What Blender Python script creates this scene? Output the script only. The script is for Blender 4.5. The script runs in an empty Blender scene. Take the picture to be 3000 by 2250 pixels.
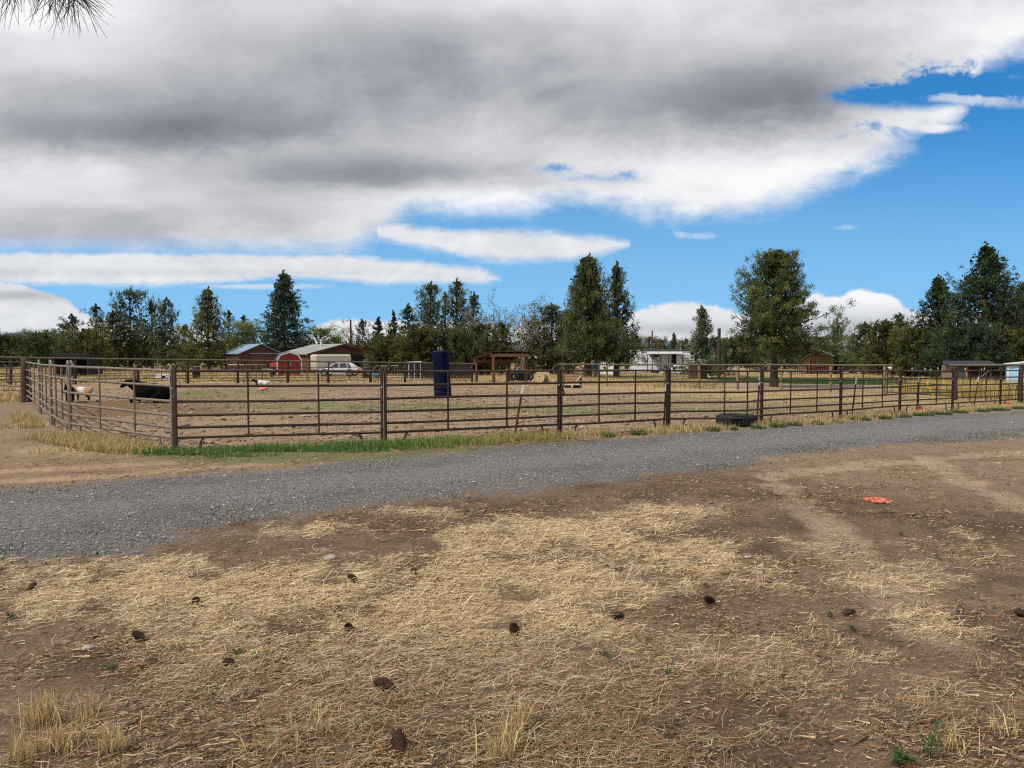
import bpy, math, random
import numpy as np
from mathutils import Vector, Matrix, Quaternion

rng = np.random.default_rng(11)
random.seed(11)
scene = bpy.context.scene
COL = scene.collection

# ------------------------------------------------------------------ survey of the place
# focal length in photo pixels and a level horizon a little above the middle of the frame: used only
# to measure where things stand on the ground of the real place
F, CX, CY = 2080.0, 1500.0, 1125.0
HC = 1.75
PITCH = math.atan((1125 - 1036) / F)
FWD = np.array([0, math.cos(PITCH), -math.sin(PITCH)])
UPV = np.array([0, math.sin(PITCH), math.cos(PITCH)])

def vnoise(x, y, seed=0):
    x = np.asarray(x, float); y = np.asarray(y, float)
    xi = np.floor(x).astype(np.int64); yi = np.floor(y).astype(np.int64)
    fx = x - xi; fy = y - yi
    fx = fx * fx * (3 - 2 * fx); fy = fy * fy * (3 - 2 * fy)
    def h(a, b):
        n = (a * 374761393 + b * 668265263 + seed * 974634777) & 0x7fffffff
        n = ((n ^ (n >> 13)) * 1274126177) & 0x7fffffff
        return ((n ^ (n >> 16)) & 0xffff) / 65535.0
    a = h(xi, yi); b = h(xi + 1, yi); c = h(xi, yi + 1); d = h(xi + 1, yi + 1)
    return (a * (1 - fx) + b * fx) * (1 - fy) + (c * (1 - fx) + d * fx) * fy

def fbm(x, y, seed=0, octs=4, gain=.5):
    s = 0; a = 1; t = 0
    for o in range(octs):
        s = s + a * vnoise(x * 2 ** o + 17.3 * o, y * 2 ** o - 9.1 * o, seed + o); t += a; a *= gain
    return s / t

def sstep(a, b, x):
    t = np.clip((np.asarray(x, float) - a) / (b - a), 0, 1)
    return t * t * (3 - 2 * t)

def zbase(x, y):
    x = np.asarray(x, float); y = np.asarray(y, float)
    z = -0.01 * 28 * np.tanh(x / 28) * (1 - .6 * sstep(80, 200, np.hypot(x, y)))
    z = z - 0.011 * np.clip(np.abs(y) - 15, 0, 75)
    z = z + 1.9 * sstep(130, 420, y) * (.55 + .45 * sstep(-40, 60, x))
    return z

def zt(x, y):
    x = np.asarray(x, float); y = np.asarray(y, float)
    near = 1 - sstep(30, 60, np.hypot(x, y))
    z = zbase(x, y) + near * (.05 * (fbm(x * .55, y * .55, 3, 3) - .5))
    return z

ZC = float(zbase(0, 0)) + HC
CAM = np.array([0, 0, ZC])

def ray(px, py):
    return np.array([(px - CX) / F, 0, 0]) + FWD + UPV * (CY - py) / F

def at(px, py, Y):
    d = ray(px, py); return CAM + d * (Y / d[1])

def G(px, py):
    d = ray(px, py); t = 1.5; last = t
    while t < 900:
        p = CAM + d * t
        if p[2] < zt(p[0], p[1]): break
        last = t; t *= 1.015
    a, b = last, t
    for _ in range(30):
        m = (a + b) / 2; p = CAM + d * m
        if p[2] < zt(p[0], p[1]): b = m
        else: a = m
    p = CAM + d * a; p[2] = zt(p[0], p[1]); return p

def ground(px, Y):
    """ground point at depth Y on the line of sight of column px"""
    x = (px - CX) / F * Y * 1.0
    return np.array([x, Y, float(zt(x, Y))])

# ------------------------------------------------------------------ materials
def new_mat(name):
    m = bpy.data.materials.new(name); m.use_nodes = True
    nt = m.node_tree; b = nt.nodes['Principled BSDF']
    return m, nt, b

def mixmul(nt, a, b, fac=1.0):
    n = nt.nodes.new('ShaderNodeMix'); n.data_type = 'RGBA'; n.blend_type = 'MULTIPLY'
    n.inputs[0].default_value = fac
    nt.links.new(a, n.inputs[6]); nt.links.new(b, n.inputs[7]); return n.outputs[2]

def mat(name, col, rough=.7, metal=0.0, var=.35, scale=6.0, bump=.0, bscale=None, attr=False, spec=.3, stretch=None, second=None, smix=(.45, .62), s_scale=2.0):
    m, nt, b = new_mat(name)
    tc = nt.nodes.new('ShaderNodeTexCoord')
    src = tc.outputs['Object']
    if stretch:
        mp = nt.nodes.new('ShaderNodeMapping'); mp.inputs['Scale'].default_value = stretch
        nt.links.new(src, mp.inputs['Vector']); src = mp.outputs[0]
    nz = nt.nodes.new('ShaderNodeTexNoise'); nz.inputs['Scale'].default_value = scale
    nz.inputs['Detail'].default_value = 6; nz.inputs['Roughness'].default_value = .65
    nt.links.new(src, nz.inputs['Vector'])
    rp = nt.nodes.new('ShaderNodeMapRange'); rp.inputs[1].default_value = .25; rp.inputs[2].default_value = .75
    rp.inputs[3].default_value = 1 - var; rp.inputs[4].default_value = 1 + var * .8
    nt.links.new(nz.outputs[0], rp.inputs[0])
    if attr:
        at_ = nt.nodes.new('ShaderNodeAttribute'); at_.attribute_name = 'Col'; base = at_.outputs['Color']
    else:
        rg = nt.nodes.new('ShaderNodeRGB'); rg.outputs[0].default_value = (*col, 1); base = rg.outputs[0]
    if second:
        n2 = nt.nodes.new('ShaderNodeTexNoise'); n2.inputs['Scale'].default_value = s_scale
        n2.inputs['Detail'].default_value = 5; nt.links.new(src, n2.inputs['Vector'])
        mr = nt.nodes.new('ShaderNodeMapRange'); mr.inputs[1].default_value = smix[0]; mr.inputs[2].default_value = smix[1]
        nt.links.new(n2.outputs[0], mr.inputs[0])
        mx = nt.nodes.new('ShaderNodeMix'); mx.data_type = 'RGBA'
        nt.links.new(mr.outputs[0], mx.inputs[0]); nt.links.new(base, mx.inputs[6]); mx.inputs[7].default_value = (*second, 1)
        base = mx.outputs[2]
    nt.links.new(mixmul(nt, base, rp.outputs[0]), b.inputs['Base Color'])
    b.inputs['Roughness'].default_value = rough; b.inputs['Metallic'].default_value = metal
    b.inputs['Specular IOR Level'].default_value = spec
    if bump:
        bp = nt.nodes.new('ShaderNodeBump'); bp.inputs['Strength'].default_value = bump; bp.inputs['Distance'].default_value = .02
        nb = nz
        if bscale:
            nb = nt.nodes.new('ShaderNodeTexNoise'); nb.inputs['Scale'].default_value = bscale; nb.inputs['Detail'].default_value = 4
            nt.links.new(src, nb.inputs['Vector'])
        nt.links.new(nb.outputs[0], bp.inputs['Height']); nt.links.new(bp.outputs[0], b.inputs['Normal'])
    return m

def leaf_mat(name, trans=.2, rough=.65):
    m, nt, b = new_mat(name)
    a = nt.nodes.new('ShaderNodeAttribute'); a.attribute_name = 'Col'
    nt.links.new(a.outputs['Color'], b.inputs['Base Color'])
    b.inputs['Roughness'].default_value = rough; b.inputs['Specular IOR Level'].default_value = .25
    tr = nt.nodes.new('ShaderNodeBsdfTranslucent'); nt.links.new(a.outputs['Color'], tr.inputs['Color'])
    mx = nt.nodes.new('ShaderNodeMixShader'); mx.inputs[0].default_value = trans
    nt.links.new(b.outputs[0], mx.inputs[1]); nt.links.new(tr.outputs[0], mx.inputs[2])
    nt.links.new(mx.outputs[0], nt.nodes['Material Output'].inputs['Surface'])
    return m

M = {}
M['leaf'] = leaf_mat('conifer_foliage', .15)
M['grass'] = leaf_mat('grass_blades', .25)
M['straw'] = leaf_mat('straw', .1)
M['bark'] = mat('bark', (.10, .065, .045), .9, var=.5, scale=5, bump=.8, stretch=(3, 3, .6))
M['barkp'] = mat('pine_bark', (.06, .036, .026), .9, var=.6, scale=4, bump=1, stretch=(3, 3, .7))
M['barkg'] = mat('grey_bark', (.27, .24, .21), .9, var=.35, scale=4, bump=.4)
M['pipe'] = mat('brown_painted_pipe', (.078, .050, .036), .6, var=.4, scale=9, spec=.18, second=(.12, .052, .028), smix=(.5, .7), s_scale=5)
M['pipel'] = mat('pale_pipe', (.20, .16, .125), .6, var=.35, scale=9, spec=.25, second=(.12, .075, .05), smix=(.55, .75), s_scale=5)  # paler tone for the left panels and the bale feeder
M['pipef'] = mat('dark_red_pipe', (.05, .032, .025), .6, var=.35, scale=9, spec=.35)
M['log'] = mat('weathered_log', (.13, .10, .068), .9, var=.35, scale=8, bump=.3, stretch=(1, 1, 1), second=(.11, .10, .065))
M['logr'] = mat('reddish_post', (.075, .042, .03), .9, var=.4, scale=8, bump=.3)
M['logl'] = mat('yellow_post', (.26, .18, .09), .85, var=.3, scale=8, bump=.3)
M['wire'] = mat('rusty_wire', (.10, .07, .055), .7, var=.3, metal=.3)
M['tpost'] = mat('red_tpost', (.125, .025, .02), .6, var=.35, scale=12)
M['white'] = mat('white_paint', (.66, .67, .69), .5, var=.06, scale=3)
M['whited'] = mat('dull_white', (.62, .62, .60), .6, var=.12, scale=2)
M['black'] = mat('matte_black', (.012, .012, .012), .8, var=.3)
M['darkin'] = mat('dark_interior', (.015, .013, .012), .9, var=.3)  # near-black colour carrying the shade inside openings
M['brownwall'] = mat('dark_brown_boards', (.075, .034, .024), .8, var=.3, scale=5, stretch=(4, 4, .4))
M['brownwall2'] = mat('red_brown_boards', (.10, .048, .034), .8, var=.28, scale=5, stretch=(4, 4, .4))
M['blueroof'] = mat('blue_grey_metal_roof', (.20, .29, .40), .4, metal=.25, var=.15, scale=.8, second=(.30, .38, .48), s_scale=.5)
M['greyroof'] = mat('grey_green_shingles', (.27, .29, .265), .85, var=.14, scale=9, second=(.21, .22, .20), s_scale=.6)
M['darkroof'] = mat('charcoal_shingles', (.055, .057, .063), .85, var=.2, scale=6)
M['redwall'] = mat('barn_red_paint', (.23, .026, .018), .6, var=.15, scale=3, stretch=(4, 4, .4))
M['beige'] = mat('beige_box_panel', (.52, .47, .40), .55, var=.06, scale=1.2)
M['glass'] = mat('dark_glass', (.03, .035, .04), .12, var=.1, spec=.6)
M['rubber'] = mat('black_rubber', (.018, .018, .02), .75, var=.4, scale=10, bump=.3)
M['chrome'] = mat('silver_wheel', (.45, .46, .48), .3, metal=.8, var=.1)
M['rustroof'] = mat('rusty_corrugated', (.085, .038, .026), .75, var=.4, scale=3)
M['timber'] = mat('brown_timber', (.14, .07, .035), .8, var=.3, scale=6, stretch=(2, 2, .5))
M['spool'] = mat('spool_planks', (.50, .36, .20), .8, var=.3, scale=7, stretch=(8, 1, 1))
M['bluebrush'] = mat('blue_bristles', (.005, .009, .05), .9, var=.55, scale=22, bump=.7, bscale=40)
M['blue'] = mat('blue_paint', (.05, .17, .34), .4, var=.1)
M['skyblue'] = mat('pale_blue_wall', (.33, .58, .74), .6, var=.12, scale=1.5)
M['redball'] = mat('red_plastic', (.60, .03, .03), .4, var=.12)
M['redrust'] = mat('rust_red_metal', (.24, .07, .04), .6, var=.3, scale=10)
M['orange'] = mat('orange_twine', (.85, .14, .06), .7, var=.15)
M['yellow'] = mat('yellow_rope', (.62, .50, .07), .7, var=.15)
M['silver'] = mat('galvanised', (.5, .52, .53), .4, metal=.6, var=.1)
M['tan'] = mat('tan_boards', (.28, .18, .115), .8, var=.25, scale=5, stretch=(5, 5, .5))
M['logcabin'] = mat('orange_brown_logs', (.15, .055, .022), .8, var=.5, scale=5, stretch=(4, 4, .4), second=(.035, .018, .011), s_scale=2.5)
M['hide'] = mat('animal_coat', (0, 0, 0), .9, var=.3, scale=14, attr=True, spec=.03, bump=.5, bscale=60)
M['cone'] = mat('pine_cone_scales', (.055, .028, .016), .8, var=.5, scale=20)
M['stone'] = mat('pale_stone', (.38, .34, .29), .85, var=.25, scale=15, bump=.4)
M['clod'] = mat('dirt_clod', (.30, .20, .13), .95, var=.3, scale=5, attr=True, bump=.4, bscale=20)
M['greenleaf'] = M['grass']
M['tarp'] = mat('slate_blue_leaves', (.07, .08, .17), .8, var=.3)
M['twig'] = mat('twig', (.06, .04, .03), .85, var=.3)
M['awning'] = mat('grey_awning', (.50, .51, .52), .6, var=.1)
M['mhwall'] = mat('white_siding', (.78, .80, .83), .55, var=.05, scale=2)
M['curtain'] = mat('pale_curtain', (.52, .52, .50), .7, var=.12, scale=8, stretch=(9, 1, .2))
M['dfence'] = mat('dark_board_fence', (.022, .018, .016), .85, var=.4, scale=6, stretch=(6, 6, .4))
M['grate'] = mat('weathered_plank', (.42, .31, .21), .85, var=.25, scale=8)

# ------------------------------------------------------------------ mesh helpers
def fast_mesh(name, V, faces4=None, faces3=None, col=None, m=None, smooth=False):
    """V (n,3); faces arrays of indices; col per-vertex (n,3)"""
    me = bpy.data.meshes.new(name)
    V = np.ascontiguousarray(V, np.float32)
    me.vertices.add(len(V)); me.vertices.foreach_set('co', V.ravel())
    idx = []; start = []; s = 0
    if faces4 is not None and len(faces4):
        f = np.asarray(faces4, np.int32); idx.append(f.ravel()); start.append(np.arange(len(f)) * 4); s = len(f) * 4
    if faces3 is not None and len(faces3):
        f = np.asarray(faces3, np.int32); idx.append(f.ravel()); start.append(s + np.arange(len(f)) * 3)
    idx = np.concatenate(idx).astype(np.int32); start = np.concatenate(start).astype(np.int32)
    me.loops.add(len(idx)); me.loops.foreach_set('vertex_index', idx)
    me.polygons.add(len(start)); me.polygons.foreach_set('loop_start', start)
    me.update(calc_edges=True)
    if col is not None:
        a = me.color_attributes.new('Col', 'FLOAT_COLOR', 'POINT')
        c = np.ones((len(V), 4), np.float32); c[:, :3] = np.clip(col, 0, 1); a.data.foreach_set('color', c.ravel())
    if smooth:
        me.polygons.foreach_set('use_smooth', np.ones(len(start), bool))
    if m: me.materials.append(m)
    return me

def link(name, me, parent=None, loc=None):
    o = bpy.data.objects.new(name, me); COL.objects.link(o)
    if parent is not None: o.parent = parent
    if loc is not None: o.location = loc
    return o

def tag(o, label=None, cat=None, group=None, kind=None):
    if label: o['label'] = label
    if cat: o['category'] = cat
    if group: o['group'] = group
    if kind: o['kind'] = kind
    return o

def empty(name, loc, rz=0, label=None, cat=None, group=None):
    o = bpy.data.objects.new(name, None); COL.objects.link(o)
    o.empty_display_size = .2
    o.location = tuple(loc); o.rotation_euler = (0, 0, rz)
    return tag(o, label, cat, group)

class MB:
    def __init__(s): s.v = []; s.f = []; s.sm = []
    def add(s, V, Fc, smooth=False):
        n = len(s.v); s.v.extend([tuple(map(float, p)) for p in V]); s.f.extend([tuple(i + n for i in f) for f in Fc])
        s.sm.extend([smooth] * len(Fc)); return s
    def box(s, lo, hi, R=None, o=(0, 0, 0)):
        x0, y0, z0 = lo; x1, y1, z1 = hi
        V = [(x0, y0, z0), (x1, y0, z0), (x1, y1, z0), (x0, y1, z0), (x0, y0, z1), (x1, y0, z1), (x1, y1, z1), (x0, y1, z1)]
        if R is not None: V = [tuple(R @ Vector(p) + Vector(o)) for p in V]
        return s.add(V, [(3, 2, 1, 0), (4, 5, 6, 7), (0, 1, 5, 4), (1, 2, 6, 5), (2, 3, 7, 6), (3, 0, 4, 7)])
    def tube(s, P, r, n=8, cap=True):
        P = [np.array(p, float) for p in P]; k = len(P)
        if not hasattr(r, '__len__'): r = [r] * k
        V = []; prev = None
        for i in range(k):
            t = P[min(i + 1, k - 1)] - P[max(i - 1, 0)]; L = np.linalg.norm(t); t = t / (L if L > 1e-9 else 1)
            if prev is None:
                a = np.array([0, 0, 1.]) if abs(t[2]) < .9 else np.array([1., 0, 0])
                u = np.cross(t, a)
            else: u = prev - t * np.dot(prev, t)
            u /= max(np.linalg.norm(u), 1e-9); prev = u; w = np.cross(t, u)
            for j in range(n):
                an = 2 * math.pi * j / n
                V.append(P[i] + r[i] * (u * math.cos(an) + w * math.sin(an)))
        Fc = [(i * n + j, i * n + (j + 1) % n, (i + 1) * n + (j + 1) % n, (i + 1) * n + j) for i in range(k - 1) for j in range(n)]
        s.add(V, Fc, n > 4)
        if cap and n > 2:
            s.add(V[:n], [tuple(range(n - 1, -1, -1))]); s.add(V[-n:], [tuple(range(n))])
        return s
    def prism(s, prof, y0, y1, axis='y'):
        """profile of (x,z) extruded along y (or (y,z) along x)"""
        n = len(prof)
        mk = (lambda p, t: (p[0], t, p[1])) if axis == 'y' else (lambda p, t: (t, p[0], p[1]))
        V = [mk(p, y0) for p in prof] + [mk(p, y1) for p in prof]
        Fc = [(i, (i + 1) % n, n + (i + 1) % n, n + i) for i in range(n)] + [tuple(range(n - 1, -1, -1)), tuple(range(n, 2 * n))]
        return s.add(V, Fc)
    def lathe(s, prof, n=16, o=(0, 0, 0), R=None):
        V = []; k = len(prof)
        for (r, z) in prof:
            for j in range(n):
                an = 2 * math.pi * j / n; p = Vector((r * math.cos(an), r * math.sin(an), z))
                if R is not None: p = R @ p
                V.append(p + Vector(o))
        return s.add(V, [(i * n + j, i * n + (j + 1) % n, (i + 1) * n + (j + 1) % n, (i + 1) * n + j) for i in range(k - 1) for j in range(n)], True)
    def quad(s, a, b, c, d): return s.add([a, b, c, d], [(0, 1, 2, 3)])
    def build(s, name, m, parent=None, bevel=0, loc=None, label=None):
        me = bpy.data.meshes.new(name); me.from_pydata(s.v, [], s.f)
        me.polygons.foreach_set('use_smooth', np.array(s.sm, bool)); me.materials.append(m); me.update()
        import bmesh
        bm = bmesh.new(); bm.from_mesh(me); bmesh.ops.recalc_face_normals(bm, faces=bm.faces); bm.to_mesh(me); bm.free()
        o = link(name, me, parent, loc)
        if bevel:
            b = o.modifiers.new('edge', 'BEVEL'); b.width = bevel; b.segments = 2; b.limit_method = 'ANGLE'
        if label: o['label'] = label
        return o

def slab(mb, quad, th):
    """a thin slab with the four given top corners"""
    q = [Vector(p) for p in quad]; n = (q[1] - q[0]).cross(q[2] - q[0]).normalized()
    if n.z < 0: n = -n
    V = q + [p - n * th for p in q]
    mb.add(V, [(0, 1, 2, 3), (7, 6, 5, 4), (0, 4, 5, 1), (1, 5, 6, 2), (2, 6, 7, 3), (3, 7, 4, 0)])

def copy_thing(o, parent=None):
    c = o.copy(); COL.objects.link(c)
    if parent is not None: c.parent = parent
    for ch in list(o.children): copy_thing(ch, c)
    return c
# ------------------------------------------------------------------ lines of the place
NFP = [(78, 1177), (118, 1212), (152, 1245), (206, 1275), (510, 1323), (1125, 1303), (1640, 1275), (1957, 1256), (2230, 1243), (2462, 1226), (2635, 1209), (2790, 1200), (2930, 1191), (3110, 1180)]
NF = [G(*p) for p in NFP]
BFP = [(-200, 1129), (32, 1127), (222, 1126), (406, 1124), (552, 1123), (698, 1122), (844, 1121), (964, 1121), (1086, 1120), (1187, 1120), (1290, 1119), (1383, 1119)]
BFP2 = [(1650, 1124), (1778, 1131), (1947, 1136), (2047, 1139), (2161, 1142), (2290, 1145), (2433, 1149), (2590, 1160)]
BFP3 = [(2797, 1172), (2990, 1178), (3180, 1184)]
BF = [G(*p) for p in BFP]; BF2 = [G(*p) for p in BFP2]; BF3 = [G(*p) for p in BFP3]
ARENA = np.array([p[:2] for p in NF] + [p[:2] for p in BF3[::-1]] + [p[:2] for p in BF2[::-1]] + [p[:2] for p in BF[::-1]][:-1])

def inside(poly, x, y):
    x = np.asarray(x, float); y = np.asarray(y, float); r = np.zeros(x.shape, bool); n = len(poly)
    for i in range(n):
        x1, y1 = poly[i]; x2, y2 = poly[(i + 1) % n]
        if y1 == y2: continue
        c = ((y1 > y) != (y2 > y)) & (x < (x2 - x1) * (y - y1) / (y2 - y1) + x1); r ^= c
    return r

def dline(pts, x, y):
    """distance to a polyline"""
    d = np.full(np.shape(x), 1e9)
    for i in range(len(pts) - 1):
        ax, ay = pts[i][:2]; bx, by = pts[i + 1][:2]; L2 = (bx - ax) ** 2 + (by - ay) ** 2
        t = np.clip(((x - ax) * (bx - ax) + (y - ay) * (by - ay)) / L2, 0, 1)
        d = np.minimum(d, np.hypot(x - ax - t * (bx - ax), y - ay - t * (by - ay)))
    return d

UP_E = [(0, 1440), (300, 1425), (600, 1400), (900, 1375), (1200, 1345), (1500, 1315), (1800, 1290), (2150, 1262), (2500, 1237), (2800, 1215), (3000, 1203)]
LO_E = [(0, 1640), (300, 1590), (600, 1530), (900, 1487), (1200, 1452), (1500, 1425), (1800, 1396), (2100, 1362), (2400, 1325), (2700, 1297), (3000, 1272)]
upw = np.array([G(*p)[:2] for p in UP_E]); low = np.array([G(*p)[:2] for p in LO_E])
def extend(P, d):
    a = P[0] + (P[0] - P[2]) / np.linalg.norm(P[0] - P[2]) * d; b = P[-1] + (P[-1] - P[-4]) / np.linalg.norm(P[-1] - P[-4]) * d * 2
    return np.vstack([a, P, b])
upw = extend(upw, 14); low = extend(low, 14)
def resample(P, n):
    s = np.r_[0, np.cumsum(np.hypot(*np.diff(P, axis=0).T))]; t = np.linspace(0, s[-1], n)
    return np.c_[np.interp(t, s, P[:, 0]), np.interp(t, s, P[:, 1])]
# make the two edges share a parameter across the road
ROADP = np.vstack([upw, low[::-1]])

def blob(px, py, rx, ry):
    c = G(px, py); a = G(px + rx, py); b = G(px, py - ry)
    return (c[0], c[1], abs(a[0] - c[0]), abs(b[1] - c[1]))
def gsum(bl, x, y, wob=.35, seed=5):
    """soft-edged patches with wandering outlines"""
    s = np.zeros(np.shape(x))
    wx = (fbm(x * 1.3, y * 1.3, seed, 4) - .5) * 2; wy = (fbm(x * 1.3 + 40, y * 1.3, seed + 3, 4) - .5) * 2
    for (cx, cy, rx, ry, a) in bl:
        u = (x - cx) / rx + wx * wob; v = (y - cy) / ry + wy * wob
        s = s + a * np.exp(-(u * u + v * v) * .9)
    return s
SB = [(700, 1720, 480, 80, .75), (1300, 1690, 450, 100, .95), (1750, 1610, 280, 70, .8), (1690, 1545, 170, 32, .8), (1960, 1497, 110, 20, .7),
      (2080, 1610, 90, 22, .6), (2450, 1900, 140, 50, .75), (2170, 1880, 120, 40, .6), (2300, 2010, 200, 50, .55), (2750, 2060, 170, 70, .75), (2330, 2170, 220, 60, .5),
      (2600, 1830, 170, 30, .55), (2800, 1600, 180, 45, .45), (2300, 1590, 130, 25, .4), (1950, 1990, 200, 70, .5), (600, 2000, 600, 190, .6), (1450, 1950, 420, 160, .75),
      (200, 1770, 250, 90, .65), (1000, 2200, 700, 120, .5), (1700, 2200, 300, 80, .6), (300, 1650, 300, 30, .35), (900, 1560, 180, 22, .45), (1250, 1500, 120, 15, .35), (2650, 1700, 250, 40, .3), (2900, 1850, 150, 50, .35),
      (430, 1610, 220, 20, -.6), (1000, 1600, 200, 22, -.5), (560, 1790, 100, 26, -.6), (1000, 1770, 90, 20, -.4), (2080, 1800, 110, 60, -.4), (2100, 2060, 120, 50, -.4), (1790, 1800, 60, 15, -.3)]
SB = [(*blob(*b[:4]), b[4]) for b in SB]
def straw_density(x, y):
    s = gsum(SB, x, y)
    n = fbm(x * 2.2, y * 2.2, 21, 4); n2 = fbm(x * 7, y * 7, 31, 3)
    s = s * (.30 + 1.3 * sstep(.32, .66, n)) + .10 * sstep(.52, .75, n)
    s = s * (.45 + 1.1 * sstep(.32, .68, n2)); s = s * sstep(.03, .5, s) ** .6
    r = road_mask(x, y, soft=.6)
    return np.clip(s, 0, 1.2) * (1 - r) * (~inside(ARENA, x, y))
def road_edge(x, y):
    d = dline(ROADP_C, x, y)
    return np.where(inside(ROADP, x, y), d, -d) + .12 + (fbm(x * .8, y * .8, 41, 4) - .5) * 1.1 + (fbm(x * 4, y * 4, 44, 3) - .5) * .7
ROADP_C = np.vstack([ROADP, ROADP[:1]])
def road_mask(x, y, soft=.5): return sstep(-soft, soft, road_edge(x, y))

TRK = [[G(*p) for p in t] for t in ([(2270, 1400), (2330, 1460), (2400, 1530), (2480, 1610), (2600, 1720), (2760, 1850)], [(2700, 1340), (2760, 1375), (2840, 1415), (2930, 1455), (3050, 1500)], [(2250, 1395), (2500, 1365), (2750, 1340), (3000, 1325), (3300, 1300)])]
LTR = [[G(*p) for p in t] for t in ([(-300, 1415), (0, 1412), (300, 1395), (600, 1372), (800, 1360)], [(-300, 1385), (0, 1382), (250, 1370), (500, 1355)])]
def B(lst): return [(*blob(*b[:4]), b[4]) for b in lst]
GR_A = B([(700, 1150, 170, 9, .7), (1000, 1190, 300, 10, .9), (1400, 1194, 280, 9, .8), (560, 1153, 90, 6, .6), (1900, 1200, 300, 9, .35), (2050, 1175, 300, 12, .4), (1700, 1208, 150, 6, .5), (2200, 1205, 250, 7, .35)])
DK_A = B([(420, 1195, 220, 22, .95), (300, 1180, 160, 14, .8), (560, 1165, 90, 6, .7), (1000, 1139, 300, 4, .4), (620, 1200, 100, 10, .6), (250, 1225, 100, 20, .5)])
DRY_A = B([(1900, 1140, 300, 9, .7), (2300, 1160, 350, 14, .8), (2700, 1185, 150, 12, .5)])
LAWN = B([(2480, 1121, 300, 5, 1.1), (2800, 1118, 250, 8, 1.2), (2350, 1112, 250, 4, .8), (3000, 1125, 150, 10, 1.0), (2150, 1110, 90, 3, .7)])
DRIVE = B([(2400, 1131, 240, 4.5, 1.1), (2650, 1139, 110, 5, 1.0), (1560, 1079, 90, 4, .7)])
OLV = B([(1800, 1095, 240, 10, .7), (150, 1112, 150, 5, .5), (480, 1105, 160, 6, .5), (800, 1110, 100, 4, .6), (1950, 1110, 200, 4, .6), (30, 1195, 40, 14, .8), (60, 1180, 40, 6, .6)])
GLD = B([(0, 1175, 70, 25, .8), (60, 1250, 60, 30, .5), (250, 1318, 200, 14, .7), (1800, 1280, 200, 6, .5), (2300, 1252, 250, 6, .5)])
GRN = B([(900, 1338, 420, 14, 1.0), (600, 1340, 150, 10, .7), (1400, 1318, 250, 8, .7)])

def lerp(a, b, t): return a + (np.asarray(b) - a) * t[..., None]

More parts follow.
